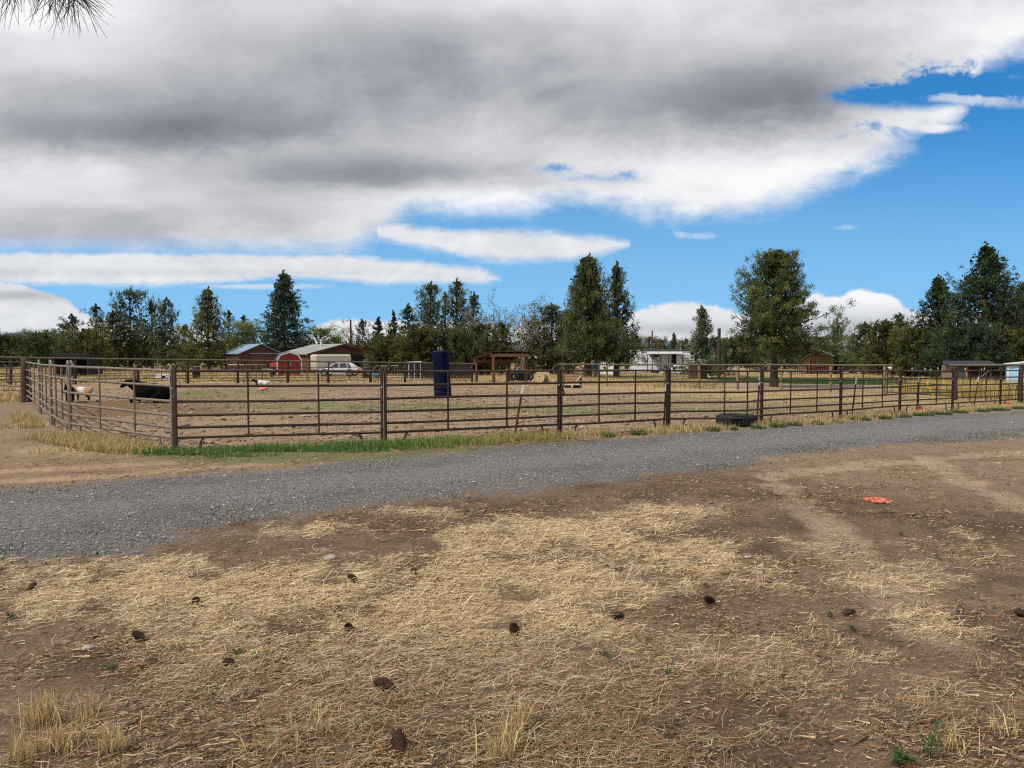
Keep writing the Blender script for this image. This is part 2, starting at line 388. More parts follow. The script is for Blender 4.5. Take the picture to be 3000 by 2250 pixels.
def ground_color(x, y, with_road=True):
    x = np.asarray(x, float); y = np.asarray(y, float); r = np.hypot(x, y)
    n1 = fbm(x * .35, y * .35, 50, 4); n2 = fbm(x * 1.8, y * 1.8, 54, 4); n3 = fbm(x * 9, y * 9, 58, 3)
    c = np.zeros(x.shape + (3,)) + np.array([.145, .094, .060])  # foreground soil kept dark, cloud shade put into its colour
    c = lerp(c, (.195, .132, .086), sstep(.4, .75, n1) * .7)
    c = lerp(c, (.068, .042, .027), sstep(.45, .75, n2) * .65)
    # dusty ground at the far right and left of the drive
    c = lerp(c, (.26, .178, .118), sstep(.25, .9, sstep(6, 11, y) * sstep(1.0, 6.0, x)) * .65)
    c = lerp(c, (.25, .172, .108), sstep(7.5, 10.5, y) * sstep(1, -4, x) * .8)
    for t in TRK:
        d = dline(t, x, y); c = lerp(c, (.36, .26, .18), sstep(.32, .08, d + (n2 - .5) * .5) * .6)
        c = lerp(c, (.16, .105, .07), sstep(.10, 0, np.abs(d - .38) + (n3 - .5) * .1) * .25)
    for t in LTR:
        d = dline(t, x, y); c = lerp(c, (.36, .245, .15), sstep(.28, .10, d + (n2 - .5) * .2) * .7)
    c = lerp(c, (.46, .34, .19), np.clip(gsum(GLD, x, y), 0, 1) * .8)
    c = lerp(c, (.10, .13, .04), np.clip(gsum(GRN, x, y), 0, 1) * .8)
    sd = straw_density(x, y); c = lerp(c, (.43, .325, .20), np.clip(sd * 1.15, 0, 1) * .8 * sstep(3.1, 4.9, y)); c = lerp(c, (.115, .08, .05), np.clip(sd, 0, 1) * .5 * (1 - sstep(3.0, 4.8, y)))  # straw tint darkens close up: painted cloud shade and darker needles
    # yard in the fenced arena
    A = inside(ARENA, x, y)
    a = np.zeros_like(c) + np.array([.265, .186, .118])
    a = lerp(a, (.19, .118, .072), sstep(.45, .75, n2) * .6)
    a = lerp(a, (.35, .25, .17), sstep(.5, .8, n3) * .5)
    a = lerp(a, (.245, .165, .085), sstep(4, 16, x) * .75)
    a = lerp(a, (.14, .078, .034), np.clip(gsum(DK_A, x, y), 0, 1) * .8)
    a = lerp(a, (.40, .30, .14), np.clip(gsum(DRY_A, x, y), 0, 1) * .8)
    a = lerp(a, (.125, .15, .048), np.clip(gsum(GR_A, x, y, .5) * 1.6, 0, 1) * (.45 + .55 * sstep(.4, .62, n2)) * .9)
    a = lerp(a, (.14, .085, .05), sstep(.62, .72, n2) * sstep(.4, .6, n3) * .5)
    c = np.where(A[..., None], a, c)
    # pasture beyond
    far = (~A) & (y > 27 + .0 * x) & (r > 26)
    f = np.zeros_like(c) + np.array([.38, .265, .125])
    nf = fbm(x * .06, y * .06, 70, 4); nf2 = fbm(x * .3, y * .3, 74, 4)
    f = lerp(f, (.30, .215, .12), sstep(.45, .7, nf) * .8); f = lerp(f, (.52, .37, .18), sstep(.5, .8, nf2) * .6)
    f = lerp(f, (.19, .18, .075), np.clip(gsum(OLV, x, y), 0, 1) * .85)
    f = lerp(f, (.28, .25, .225), np.clip(gsum(DRIVE, x, y, .15), 0, 1))
    f = lerp(f, (.038, .10, .02), sstep(.35, .6, gsum(LAWN, x, y, .15)))
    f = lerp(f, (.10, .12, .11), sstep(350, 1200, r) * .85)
    w = (far * sstep(26, 31, r))
    c = lerp(c, (0, 0, 0), w * 0) * (1 - w[..., None]) + f * w[..., None]
    if with_road:
        m = road_mask(x, y); g = np.zeros_like(c) + np.array([.226, .211, .197])
        g = lerp(g, (.265, .235, .205), sstep(.45, .75, n1) * .6); g = lerp(g, (.12, .12, .125), sstep(.5, .8, n2) * .4)
        wl = np.minimum(np.abs(dline(upw, x, y) - 1.5), np.abs(dline(low, x, y) - 1.5)); g = lerp(g, (.285, .268, .25), sstep(.75, .2, wl + (n2 - .5) * .6) * .55)
        for b in B([(2275, 1343, 60, 8, 1.0), (2390, 1337, 70, 6, .7)]): g = lerp(g, (.42, .29, .16), sstep(.3, .7, gsum([b], x, y, .3)) * .9)
        c = lerp(c, (0, 0, 0), m * 0) * (1 - m[..., None]) + g * m[..., None]
        return c, m
    return c

# ------------------------------------------------------------------ soil / gravel material
def soil_mat():
    m, nt, b = new_mat('soil_and_gravel'); L = nt.links.new
    tc = nt.nodes.new('ShaderNodeTexCoord'); ob = tc.outputs['Object']
    a = nt.nodes.new('ShaderNodeAttribute'); a.attribute_name = 'Col'
    ga = nt.nodes.new('ShaderNodeAttribute'); ga.attribute_name = 'gravel'
    def noise(sc, det=5, rough=.65):
        n = nt.nodes.new('ShaderNodeTexNoise'); n.inputs['Scale'].default_value = sc; n.inputs['Detail'].default_value = det
        n.inputs['Roughness'].default_value = rough; L(ob, n.inputs['Vector']); return n.outputs[0]
    def rng_(s, a0, a1, b0, b1):
        r = nt.nodes.new('ShaderNodeMapRange'); r.inputs[1].default_value = a0; r.inputs[2].default_value = a1
        r.inputs[3].default_value = b0; r.inputs[4].default_value = b1; L(s, r.inputs[0]); return r.outputs[0]
    def mth(op, x, y=None):
        n = nt.nodes.new('ShaderNodeMath'); n.operation = op
        for i, s in enumerate((x, y)):
            if s is None: continue
            if isinstance(s, (int, float)): n.inputs[i].default_value = s
            else: L(s, n.inputs[i])
        return n.outputs[0]
    fine = rng_(noise(46, 7, .8), .28, .72, .38, 1.62)
    mid = rng_(noise(4.5, 5), .25, .75, .75, 1.25)
    vor = nt.nodes.new('ShaderNodeTexVoronoi'); vor.inputs['Scale'].default_value = 115; L(ob, vor.inputs['Vector'])
    hsv = nt.nodes.new('ShaderNodeSeparateColor'); L(vor.outputs['Color'], hsv.inputs[0])
    st = rng_(hsv.outputs[0], 0, 1, .52, 1.42)
    white = rng_(hsv.outputs[1], .92, .97, 0, 1.3)
    stone = mth('ADD', st, white)
    vor2 = nt.nodes.new('ShaderNodeTexVoronoi'); vor2.inputs['Scale'].default_value = 38; L(ob, vor2.inputs['Vector'])
    h2 = nt.nodes.new('ShaderNodeSeparateColor'); L(vor2.outputs['Color'], h2.inputs[0])
    stone = mth('MULTIPLY', stone, rng_(h2.outputs[0], 0, 1, .75, 1.25))
    soil = mth('MULTIPLY', fine, mid)
    mx = nt.nodes.new('ShaderNodeMix'); L(ga.outputs['Fac'], mx.inputs[0]); L(soil, mx.inputs[2]); L(stone, mx.inputs[3])
    L(mixmul(nt, a.outputs['Color'], mx.outputs[0]), b.inputs['Base Color'])
    b.inputs['Roughness'].default_value = .95; b.inputs['Specular IOR Level'].default_value = .12
    hs = mth('ADD', mth('MULTIPLY', noise(30, 6, .7), .5), noise(6, 5))
    hg = mth('MULTIPLY', vor.outputs['Distance'], -1.0)
    mh = nt.nodes.new('ShaderNodeMix'); L(ga.outputs['Fac'], mh.inputs[0]); L(hs, mh.inputs[2]); L(hg, mh.inputs[3])
    bp = nt.nodes.new('ShaderNodeBump'); bp.inputs['Strength'].default_value = .9; bp.inputs['Distance'].default_value = .03
    L(mh.outputs[0], bp.inputs['Height']); L(bp.outputs[0], b.inputs['Normal'])
    return m
M['soil'] = soil_mat()

def add_float(me, name, v):
    a = me.attributes.new(name, 'FLOAT', 'POINT'); a.data.foreach_set('value', np.ascontiguousarray(v, np.float32))

# one sheet of ground out to the horizon; its rings widen with distance
front = np.radians(np.linspace(-52, 52, 620)); back = np.radians(np.linspace(52, 308, 90)[1:-1])
TH = np.r_[front, back]; NT = len(TH)
R_ = np.r_[.01, np.geomspace(1.2, 2.5, 10)[:-1], np.geomspace(2.5, 60, 430)[:-1], np.geomspace(60, 4200, 130)]
NR = len(R_)
gx = R_[:, None] * np.sin(TH)[None]; gy = R_[:, None] * np.cos(TH)[None]
gz = zt(gx, gy)
nearw = 1 - sstep(22, 45, R_)[:, None]
gz = gz + nearw * (.022 * (fbm(gx * 3, gy * 3, 80, 3) - .5) + .012 * (fbm(gx * 14, gy * 14, 84, 2) - .5)) * (1 - sstep(-.9, -.15, road_edge(gx, gy)))
isA = inside(ARENA, gx, gy)
gz = gz + nearw * isA * .05 * (fbm(gx * 3.2, gy * 3.2, 90, 3) - .5)
for t in TRK: gz = gz - .022 * sstep(.32, .1, dline(t, gx, gy)) * (1 + .25 * np.sin(gy * 42))
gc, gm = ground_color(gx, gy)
i = np.arange(NR - 1)[:, None] * NT; j = np.arange(NT)[None]; j2 = (j + 1) % NT
quads = np.stack([i + j, i + j2, i + NT + j2, i + NT + j], -1).reshape(-1, 4)
V = np.c_[gx.ravel(), gy.ravel(), gz.ravel()]
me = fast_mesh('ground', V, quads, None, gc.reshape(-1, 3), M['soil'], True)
add_float(me, 'gravel', gm.ravel())
tag(link('ground', me), kind='structure')

# gravel drive: a ragged-edged sheet laid on the ground
NS, NW = 520, 46
pts = []
ua, la = resample(upw, NS), resample(low, NS)
s_ = np.linspace(0, 1, NW)[None, :, None]
P = ua[:, None] * (1 - s_) + la[:, None] * s_
px_, py_ = P[..., 0], P[..., 1]
e = road_edge(px_, py_)
pz_ = zt(px_, py_) - .014 + .024 * sstep(-.05, .8, e) + .008 * (fbm(px_ * 12, py_ * 12, 95, 2) - .5) * sstep(.3, .8, e)
rc, rm = ground_color(px_, py_)
i = np.arange(NS - 1)[:, None] * NW; j = np.arange(NW - 1)[None]
q = np.stack([i + j, i + NW + j, i + NW + j + 1, i + j + 1], -1).reshape(-1, 4)
qe = e.ravel()[q].mean(1); q = q[qe > -.12]
me = fast_mesh('road', np.c_[px_.ravel(), py_.ravel(), pz_.ravel()], q, None, rc.reshape(-1, 3), M['soil'], True)
add_float(me, 'gravel', rm.ravel())
o = link('gravel_road', me); tag(o, kind='structure')

# hills on the horizon
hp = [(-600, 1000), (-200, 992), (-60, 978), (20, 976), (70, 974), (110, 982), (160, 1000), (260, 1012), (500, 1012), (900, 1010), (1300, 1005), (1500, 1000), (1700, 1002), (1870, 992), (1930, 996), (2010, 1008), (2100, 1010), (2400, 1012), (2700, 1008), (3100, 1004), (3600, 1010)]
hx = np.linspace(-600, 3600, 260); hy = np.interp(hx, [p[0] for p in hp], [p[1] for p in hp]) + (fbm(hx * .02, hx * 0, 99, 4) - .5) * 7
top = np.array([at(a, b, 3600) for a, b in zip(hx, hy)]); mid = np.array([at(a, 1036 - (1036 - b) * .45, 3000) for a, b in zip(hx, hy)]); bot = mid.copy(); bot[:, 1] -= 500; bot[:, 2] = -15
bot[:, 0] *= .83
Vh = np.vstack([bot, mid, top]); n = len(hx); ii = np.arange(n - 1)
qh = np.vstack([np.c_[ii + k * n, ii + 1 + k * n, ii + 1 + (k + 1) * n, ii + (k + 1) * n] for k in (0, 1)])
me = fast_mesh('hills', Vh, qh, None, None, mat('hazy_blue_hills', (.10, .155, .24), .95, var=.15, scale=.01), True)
tag(link('hills', me), kind='structure')

# ------------------------------------------------------------------ ground cover
def blades(name, xy, h, w, col, lean=.3, m='straw', z0=0., curl=0.):
    """upright pointed blades, one bent quad + triangle each"""
    n = len(xy); x, y = xy[:, 0], xy[:, 1]; z = zt(x, y) + z0
    a = rng.uniform(0, 2 * np.pi, n); ln = np.abs(rng.normal(0, lean, n)) * h
    la = rng.uniform(0, 2 * np.pi, n)
    dx, dy = np.cos(a) * w / 2, np.sin(a) * w / 2
    mx_, my_ = np.cos(la) * ln * .35, np.sin(la) * ln * .35; tx, ty = np.cos(la) * ln, np.sin(la) * ln
    V = np.empty((n, 5, 3))
    V[:, 0] = np.c_[x - dx, y - dy, z - .01]; V[:, 1] = np.c_[x + dx, y + dy, z - .01]
    V[:, 2] = np.c_[x + mx_ + dx * .8, y + my_ + dy * .8, z + h * .55]; V[:, 3] = np.c_[x + mx_ - dx * .8, y + my_ - dy * .8, z + h * .55]
    V[:, 4] = np.c_[x + tx, y + ty, z + np.sqrt(np.maximum(h * h - ln * ln * .6, .01 * h * h))]
    k = np.arange(n)[:, None] * 5
    c = np.repeat(col[:, None], 5, 1); c[:, :2] *= .7; c[:, 4] *= 1.1
    return fast_mesh(name, V.reshape(-1, 3), k + np.array([[0, 1, 2, 3]]), k + np.array([[3, 2, 4]]), c.reshape(-1, 3), M[m])

def pick(cols, n, p=None, j=.18):
    c = np.array(cols)[rng.choice(len(cols), n, p=p)]; return c * rng.uniform(1 - j, 1 + j, (n, 1))

# loose straw and needles, lying
def make_straw(N, r0, r1, name):
    r = np.exp(rng.uniform(math.log(r0), math.log(r1), N)); th = np.radians(rng.uniform(-43, 43, N))
    x, y = r * np.sin(th), r * np.cos(th)
    d = straw_density(x, y); keep = rng.random(N) < d * .62 * (.55 + .45 * sstep(3.0, 4.7, y))
    x, y, r, d = x[keep], y[keep], r[keep], d[keep]; n = len(x)
    L = rng.gamma(2.6, .021, n).clip(.015, .22) * (1 - .35 * sstep(6, 12, r)); W = rng.uniform(.0012, .0030, n) * (1 + .22 * np.clip(r - 4, 0, 10))
    a = rng.uniform(0, np.pi * 2, n) + 0.0
    a = np.where(rng.random(n) < .5, rng.normal(.15, .7, n), a)
    bend = rng.normal(0, .45, n)
    u = np.c_[np.cos(a), np.sin(a)]; pn = np.c_[-u[:, 1], u[:, 0]]
    zz = zt(x, y) + rng.uniform(.004, .022, n) * (.6 + d)
    tilt = rng.normal(0, .13, n) * L + (rng.random(n) < .06) * rng.uniform(.2, .9, n) * L
    V = np.empty((n, 6, 3))
    for k, t in enumerate((-.5, .0, .5)):
        off = u * (t * L)[:, None] + pn * (bend * L * (t * t * 4 - .5) * .5)[:, None]
        zk = zz + np.abs(tilt) * (t + .5)
        V[:, 2 * k, :2] = np.c_[x, y] + off - pn * (W / 2)[:, None]; V[:, 2 * k + 1, :2] = np.c_[x, y] + off + pn * (W / 2)[:, None]
        V[:, 2 * k, 2] = zk; V[:, 2 * k + 1, 2] = zk + W * .25
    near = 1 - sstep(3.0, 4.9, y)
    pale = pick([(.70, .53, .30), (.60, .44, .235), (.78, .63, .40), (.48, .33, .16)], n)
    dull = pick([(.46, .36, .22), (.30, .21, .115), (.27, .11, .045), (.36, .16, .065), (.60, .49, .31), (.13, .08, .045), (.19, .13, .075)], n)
    c = np.where((rng.random(n) < .28 + .60 * near)[:, None], dull * (1 - .22 * near[:, None]), pale * (1 - .25 * near[:, None]))  # straw dimmed near the camera: painted cloud shade plus brown needles
    c = np.repeat(c[:, None], 6, 1).reshape(-1, 3)
    k = np.arange(n)[:, None] * 6
    f = np.concatenate([k + np.array([[0, 2, 3, 1]]), k + np.array([[2, 4, 5, 3]])])
    o = link(name, fast_mesh(name, V.reshape(-1, 3), f, None, c, M['straw'])); tag(o, 'loose pale straw and pine needles strewn over the bare dirt', 'straw', kind='stuff')
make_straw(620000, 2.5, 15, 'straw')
def litter(N):
    r = np.exp(rng.uniform(math.log(2.5), math.log(17), N)); th = np.radians(rng.uniform(-43, 43, N)); x, y = r * np.sin(th), r * np.cos(th)
    k = (road_edge(x, y) < -.15) & ~inside(ARENA, x, y) & (rng.random(N) < .10 + .75 * sstep(.42, .68, fbm(x * 1.7, y * 1.7, 141, 4))) & (y < 15); x, y, r = x[k], y[k], r[k]; n = len(x)
    L = rng.gamma(2.2, .013, n).clip(.008, .12); W = rng.uniform(.0016, .0042, n) * (1 + .16 * np.clip(r - 4, 0, 10)); a = np.where(rng.random(n) < .6, rng.normal(.1, .6, n), rng.uniform(0, 6.28, n)); u = np.c_[np.cos(a), np.sin(a)]; pn = np.c_[-u[:, 1], u[:, 0]]; z = zt(x, y) + rng.uniform(.004, .012, n); V = np.empty((n, 4, 3))
    for q, (s0, s1) in enumerate(((-1, -1), (1, -1), (1, 1), (-1, 1))): V[:, q, :2] = np.c_[x, y] + u * (s0 * L / 2)[:, None] + pn * (s1 * W / 2)[:, None]; V[:, q, 2] = z + (s0 > 0) * rng.uniform(0, .2, n) * L
    c = pick([(.42, .30, .16), (.55, .41, .24), (.24, .15, .08), (.07, .045, .03), (.30, .13, .055), (.10, .065, .04), (.36, .24, .12)], n)
    o = link('ground_litter', fast_mesh('ground_litter', V.reshape(-1, 3), np.arange(n * 4).reshape(-1, 4), None, c.repeat(4, 0), M['straw'])); tag(o, 'short bits of straw, needles and bark littering the dirt', 'litter', kind='stuff')
litter(340000)

def in_px(bl, n, seed=None, spread=.62):
    """random ground points around soft patches, weights by area"""
    bl = np.array(bl); w = bl[:, 2] * bl[:, 3] * np.abs(bl[:, 4]); k = rng.choice(len(bl), n, p=w / w.sum())
    return np.c_[bl[k, 0] + rng.normal(0, spread, n) * bl[k, 2], bl[k, 1] + rng.normal(0, spread, n) * bl[k, 3]]

def clumped(xy, sc, lo, hi, seed):
    v = fbm(xy[:, 0] * sc, xy[:, 1] * sc, seed, 3); return xy[rng.random(len(xy)) < sstep(lo, hi, v)]

# tufts of standing dry grass near the camera
tf = [(1530, 2130, 34, 60), (1500, 2190, 45, 60), (120, 2120, 60, 80), (180, 2200, 70, 70), (60, 2235, 60, 50), (250, 2110, 45, 40), (330, 2200, 50, 40), (1470, 2230, 60, 50), (800, 2210, 80, 40), (2230, 1640 + 70, 16, 14), (2140, 1710, 26, 14), (2880, 1960, 50, 25), (2950, 2150, 60, 50), (2800, 2200, 60, 50), (640, 1735, 20, 14), (2430, 1880, 40, 20), (1010, 1735, 30, 10), (930, 2160, 60, 40), (2700, 2080, 40, 20)]
xy = []
for (a, b, rx, n) in tf:
    g = blob(a, b, rx, rx * .35); n = int(n * (1.7 if a < 400 or 1400 < a < 1600 else .7)); xy.append(np.c_[rng.normal(g[0], g[2] * .42, n), rng.normal(g[1], max(g[3], .03) * .5, n)])
xy = np.vstack(xy); n = len(xy)
o = link('dry_grass_tufts', blades('dry_grass_tufts', xy, rng.uniform(.05, .19, n), rng.uniform(.0025, .0055, n), pick([(.78, .58, .29), (.64, .45, .20), (.48, .33, .15)], n), .5))
tag(o, 'short tufts of standing dry grass in the foreground dirt', 'dry grass', kind='stuff')

# short stubble through the straw
N = 60000; r = np.exp(rng.uniform(math.log(2.6), math.log(9), N)); th = np.radians(rng.uniform(-42, 42, N)); x, y = r * np.sin(th), r * np.cos(th)
k = rng.random(N) < np.clip(straw_density(x, y), 0, 1) * .35; xy = np.c_[x[k], y[k]]; n = len(xy)
o = link('stubble', blades('stubble', xy, rng.uniform(.015, .07, n), rng.uniform(.002, .0042, n), pick([(.48, .36, .19), (.36, .27, .15), (.26, .19, .11), (.20, .17, .08)], n), .8))
tag(o, 'short dead stubble standing among the straw', 'stubble', kind='stuff')

# grass along the fence by the road
def along(pts, s0, s1, n, off0, off1):
    P = np.array([p[:2] for p in pts]); seg = np.diff(P, axis=0); L = np.hypot(*seg.T); S = np.r_[0, np.cumsum(L)]
    t = rng.uniform(s0, s1, n) ; k = np.clip(np.searchsorted(S, t) - 1, 0, len(L) - 1); u = seg[k] / L[k][:, None]
    p = P[k] + u * (t - S[k])[:, None]; nrm = np.c_[u[:, 1], -u[:, 0]]
    return p + nrm * rng.uniform(off0, off1, n)[:, None]
FP = NF[4:]
LEN = np.r_[0, np.cumsum([np.linalg.norm(FP[i + 1][:2] - FP[i][:2]) for i in range(len(FP) - 1)])]
xy = clumped(np.vstack([along(FP, -.6, 7.6, 36000, .0, .62), along(FP, .5, 7.0, 5000, .4, 1.0)]), 1.9, .28, .55, 101); n = len(xy)
xc = xy[:, 0]; yel = sstep(-3.0, 1.0, xc) * .8 + .08
hh = rng.gamma(3.2, .026, n).clip(.02, .2) * (1 - .3 * sstep(-3.5, -5.5, xc))
cg = pick([(.11, .235, .045), (.14, .26, .055), (.085, .17, .035)], n); cy = pick([(.46, .37, .13), (.36, .33, .10), (.52, .42, .18)], n)
o = link('green_verge_grass', blades('green_verge_grass', xy, hh, rng.uniform(.006, .012, n), np.where((rng.random(n) < yel)[:, None], cy, cg), .35, 'grass'))
tag(o, 'bright green grass strip along the foot of the pipe fence', 'grass', kind='stuff')
xy = np.vstack([clumped(along(FP, 7, LEN[-1] + 3, 30000, -.05, 1.0), 1.6, .35, .6, 103), clumped(along(NF[3:5], 0, 3.8, 9000, -.15, .9), 1.2, .25, .6, 105), clumped(in_px(GLD[:2] + GLD[2:3], 9000), 1.1, .45, .65, 107), clumped(along(NF[1:4], 0, 5, 3000, .2, .7), 1.2, .3, .6, 106)]); n = len(xy)
xy = xy[~inside(ARENA, xy[:, 0], xy[:, 1]) | (rng.random(n) < .25)]; n = len(xy)
o = link('dry_verge_grass', blades('dry_verge_grass', xy, rng.uniform(.04, .2, n), rng.uniform(.006, .012, n), pick([(.62, .44, .19), (.48, .34, .14), (.62, .48, .24), (.30, .27, .10)], n), .45))
tag(o, 'golden dry grass along the fence and the dirt track', 'dry grass', kind='stuff')
# low sprigs along the drive edges
e1 = clumped(np.vstack([along([(*p, 0) for p in low], 0, 40, 9000, -.6, .45), along([(*p, 0) for p in upw], 0, 40, 3000, -.5, .35)]), .9, .50, .62, 111); n = len(e1)
o = link('roadside_sprigs', blades('roadside_sprigs', e1, rng.uniform(.02, .05, n), rng.uniform(.010, .018, n), pick([(.075, .11, .03), (.11, .13, .04), (.26, .20, .08)], n), 1.5, 'grass'))
tag(o, 'flat green sprigs at the edges of the gravel road', 'weeds', kind='stuff')

# pasture beyond the arena
def scatter_polar(n, r0, r1, a0, a1):
    r = np.exp(rng.uniform(math.log(r0), math.log(r1), n)); th = np.radians(rng.uniform(a0, a1, n)); return np.c_[r * np.sin(th), r * np.cos(th)]
xy = scatter_polar(190000, 30, 170, -42, 42); A = inside(ARENA, xy[:, 0], xy[:, 1]); xy = xy[~A]
lawn = gsum(LAWN, xy[:, 0], xy[:, 1], .15); dr = gsum(DRIVE, xy[:, 0], xy[:, 1], .15); ol = gsum(OLV, xy[:, 0], xy[:, 1])
k = (lawn < .35) & (dr < .35) & ~((xy[:, 0] / xy[:, 1] > .30) & (xy[:, 1] < 58)) & (rng.random(len(xy)) < sstep(.28, .6, fbm(xy[:, 0] * .35, xy[:, 1] * .35, 121, 3))); xy = xy[k]; ol = ol[k]; n = len(xy)
d = np.hypot(*xy.T)
c = pick([(.48, .35, .15), (.54, .41, .20), (.38, .27, .12), (.28, .22, .10)], n); c = np.where((rng.random(n) < np.clip(ol, 0, .85))[:, None], pick([(.16, .17, .05), (.22, .22, .08)], n), c)
o = link('pasture_grass', blades('pasture_grass', xy, rng.gamma(3, .045, n).clip(.04, .4) * (1 - .4 * np.clip(ol, 0, 1)), .014 + d * .0004, c, .7))
tag(o, 'tall golden dry grass in the pasture beyond the yard', 'dry grass', kind='stuff')
xy = in_px(LAWN, 60000, spread=.8); k = (gsum(LAWN, xy[:, 0], xy[:, 1], .15) > .36) & ~inside(ARENA, xy[:, 0], xy[:, 1]); xy = xy[k]; n = len(xy)
o = link('lawn_grass', blades('lawn_grass', xy, rng.uniform(.05, .14, n), rng.uniform(.03, .05, n), pick([(.045, .12, .02), (.06, .14, .026), (.035, .085, .016)], n), .4, 'grass'))
tag(o, 'watered green lawn strip beyond the yard', 'lawn', kind='stuff')
# tall weeds with seed heads at the right end, inside the fence
g = B([(2760, 1160, 40, 8, 1), (2870, 1160, 70, 9, 1.2), (2960, 1165, 50, 8, 1)]); xy = in_px(g, 5200); n = len(xy)
o = link('tall_yellow_weeds', blades('tall_yellow_weeds', xy, rng.uniform(.35, 1.0, n), rng.uniform(.02, .035, n), pick([(.55, .37, .12), (.48, .30, .10), (.30, .30, .08), (.58, .45, .18)], n), .18))
tag(o, 'tall yellow seeding weeds behind the right end of the fence', 'weeds', kind='stuff')

# stones and dry clods of the trampled yard
def clods(N, name):
    lo = ARENA.min(0); hi = ARENA.max(0)
    r = np.exp(rng.uniform(math.log(11.5), math.log(42), N)); th = np.radians(rng.uniform(-40, 41, N)); x, y = r * np.sin(th), r * np.cos(th)
    k = inside(ARENA, x, y) & (rng.random(N) < .25 + sstep(.42, .6, fbm(x * 1.1, y * 1.1, 131, 3))); x, y, r = x[k], y[k], r[k]; n = len(x)
    ico = np.array([(0, 0, 1), (.9, 0, .25), (.28, .85, .2), (-.72, .53, .3), (-.72, -.53, .2), (.28, -.85, .3), (0, 0, -.3)])
    fc = np.array([(0, 1, 2), (0, 2, 3), (0, 3, 4), (0, 4, 5), (0, 5, 1), (6, 2, 1), (6, 3, 2), (6, 4, 3), (6, 5, 4), (6, 1, 5)])
    s = rng.gamma(2.0, .013, n).clip(.012, .12) * (.75 + r * .006)
    a = rng.uniform(0, 6.28, n); ca, sa = np.cos(a), np.sin(a)
    V = ico[None] * (rng.uniform(.6, 1.4, (n, 7, 1))) * s[:, None, None] * np.array([1.3, .9, .6])
    X = V[..., 0] * ca[:, None] - V[..., 1] * sa[:, None]; Y = V[..., 0] * sa[:, None] + V[..., 1] * ca[:, None]
    V = np.stack([X + x[:, None], Y + y[:, None], V[..., 2] + (zt(x, y) + .004)[:, None]], -1)
    c = pick([(.33, .225, .145), (.28, .185, .118), (.42, .31, .21), (.21, .14, .09), (.15, .10, .065), (.48, .37, .26)], n)
    f = (np.arange(n)[:, None, None] * 7 + fc[None]).reshape(-1, 3)
    o = link(name, fast_mesh(name, V.reshape(-1, 3), None, f, np.repeat(c, 7, 0), M['clod']))
    tag(o, 'small stones and dry clods scattered over the yard dirt', 'clods', kind='stuff')
clods(34000, 'yard_clods')
def gravel(N):
    r = np.exp(rng.uniform(math.log(4.5), math.log(24), N)); th = np.radians(rng.uniform(-40, 40, N)); x, y = r * np.sin(th), r * np.cos(th)
    e = road_edge(x, y); k = rng.random(N) < sstep(-.5, .3, e); k |= (rng.random(N) < .10) & (y < 14) & (~inside(ARENA, x, y)); x, y, r = x[k], y[k], r[k]; n = len(x)
    ico = np.array([(0, 0, .9), (.9, 0, .2), (0, .9, .2), (-.9, 0, .2), (0, -.9, .2)]); fc = np.array([(0, 1, 2), (0, 2, 3), (0, 3, 4), (0, 4, 1)])
    s = rng.gamma(3, .0022, n).clip(.003, .02) * (.8 + r * .03)
    V = ico[None] * rng.uniform(.6, 1.4, (n, 5, 1)) * s[:, None, None]; a = rng.uniform(0, 6.28, n); ca, sa = np.cos(a)[:, None], np.sin(a)[:, None]
    X = V[..., 0] * ca - V[..., 1] * sa; Y = V[..., 0] * sa + V[..., 1] * ca
    V = np.stack([X + x[:, None], Y + y[:, None], V[..., 2] + (zt(x, y) + .016)[:, None]], -1)
    c = pick([(.19, .185, .18), (.11, .11, .115), (.27, .26, .25), (.42, .41, .39), (.20, .17, .14)], n, [.36, .26, .22, .03, .13]); off = (road_edge(x, y) < -.25)[:, None]; c = np.where(off, pick([(.20, .14, .095), (.12, .08, .055), (.26, .2, .15), (.07, .05, .035)], n), c)
    f = (np.arange(n)[:, None, None] * 5 + fc[None]).reshape(-1, 3)
    o = link('loose_gravel', fast_mesh('loose_gravel', V.reshape(-1, 3), None, f, np.repeat(c, 5, 0), M['clod'])); tag(o, 'loose grey gravel stones on and beside the road', 'gravel', kind='stuff')
gravel(120000)
# ------------------------------------------------------------------ pipe panels
RAILZ = [.235, .415, .63, .875, 1.135, 1.40]
def frame_pts(A, Bp):
    d = Bp[:2] - A[:2]; L = float(np.hypot(*d)); return L, math.atan2(d[1], d[0])

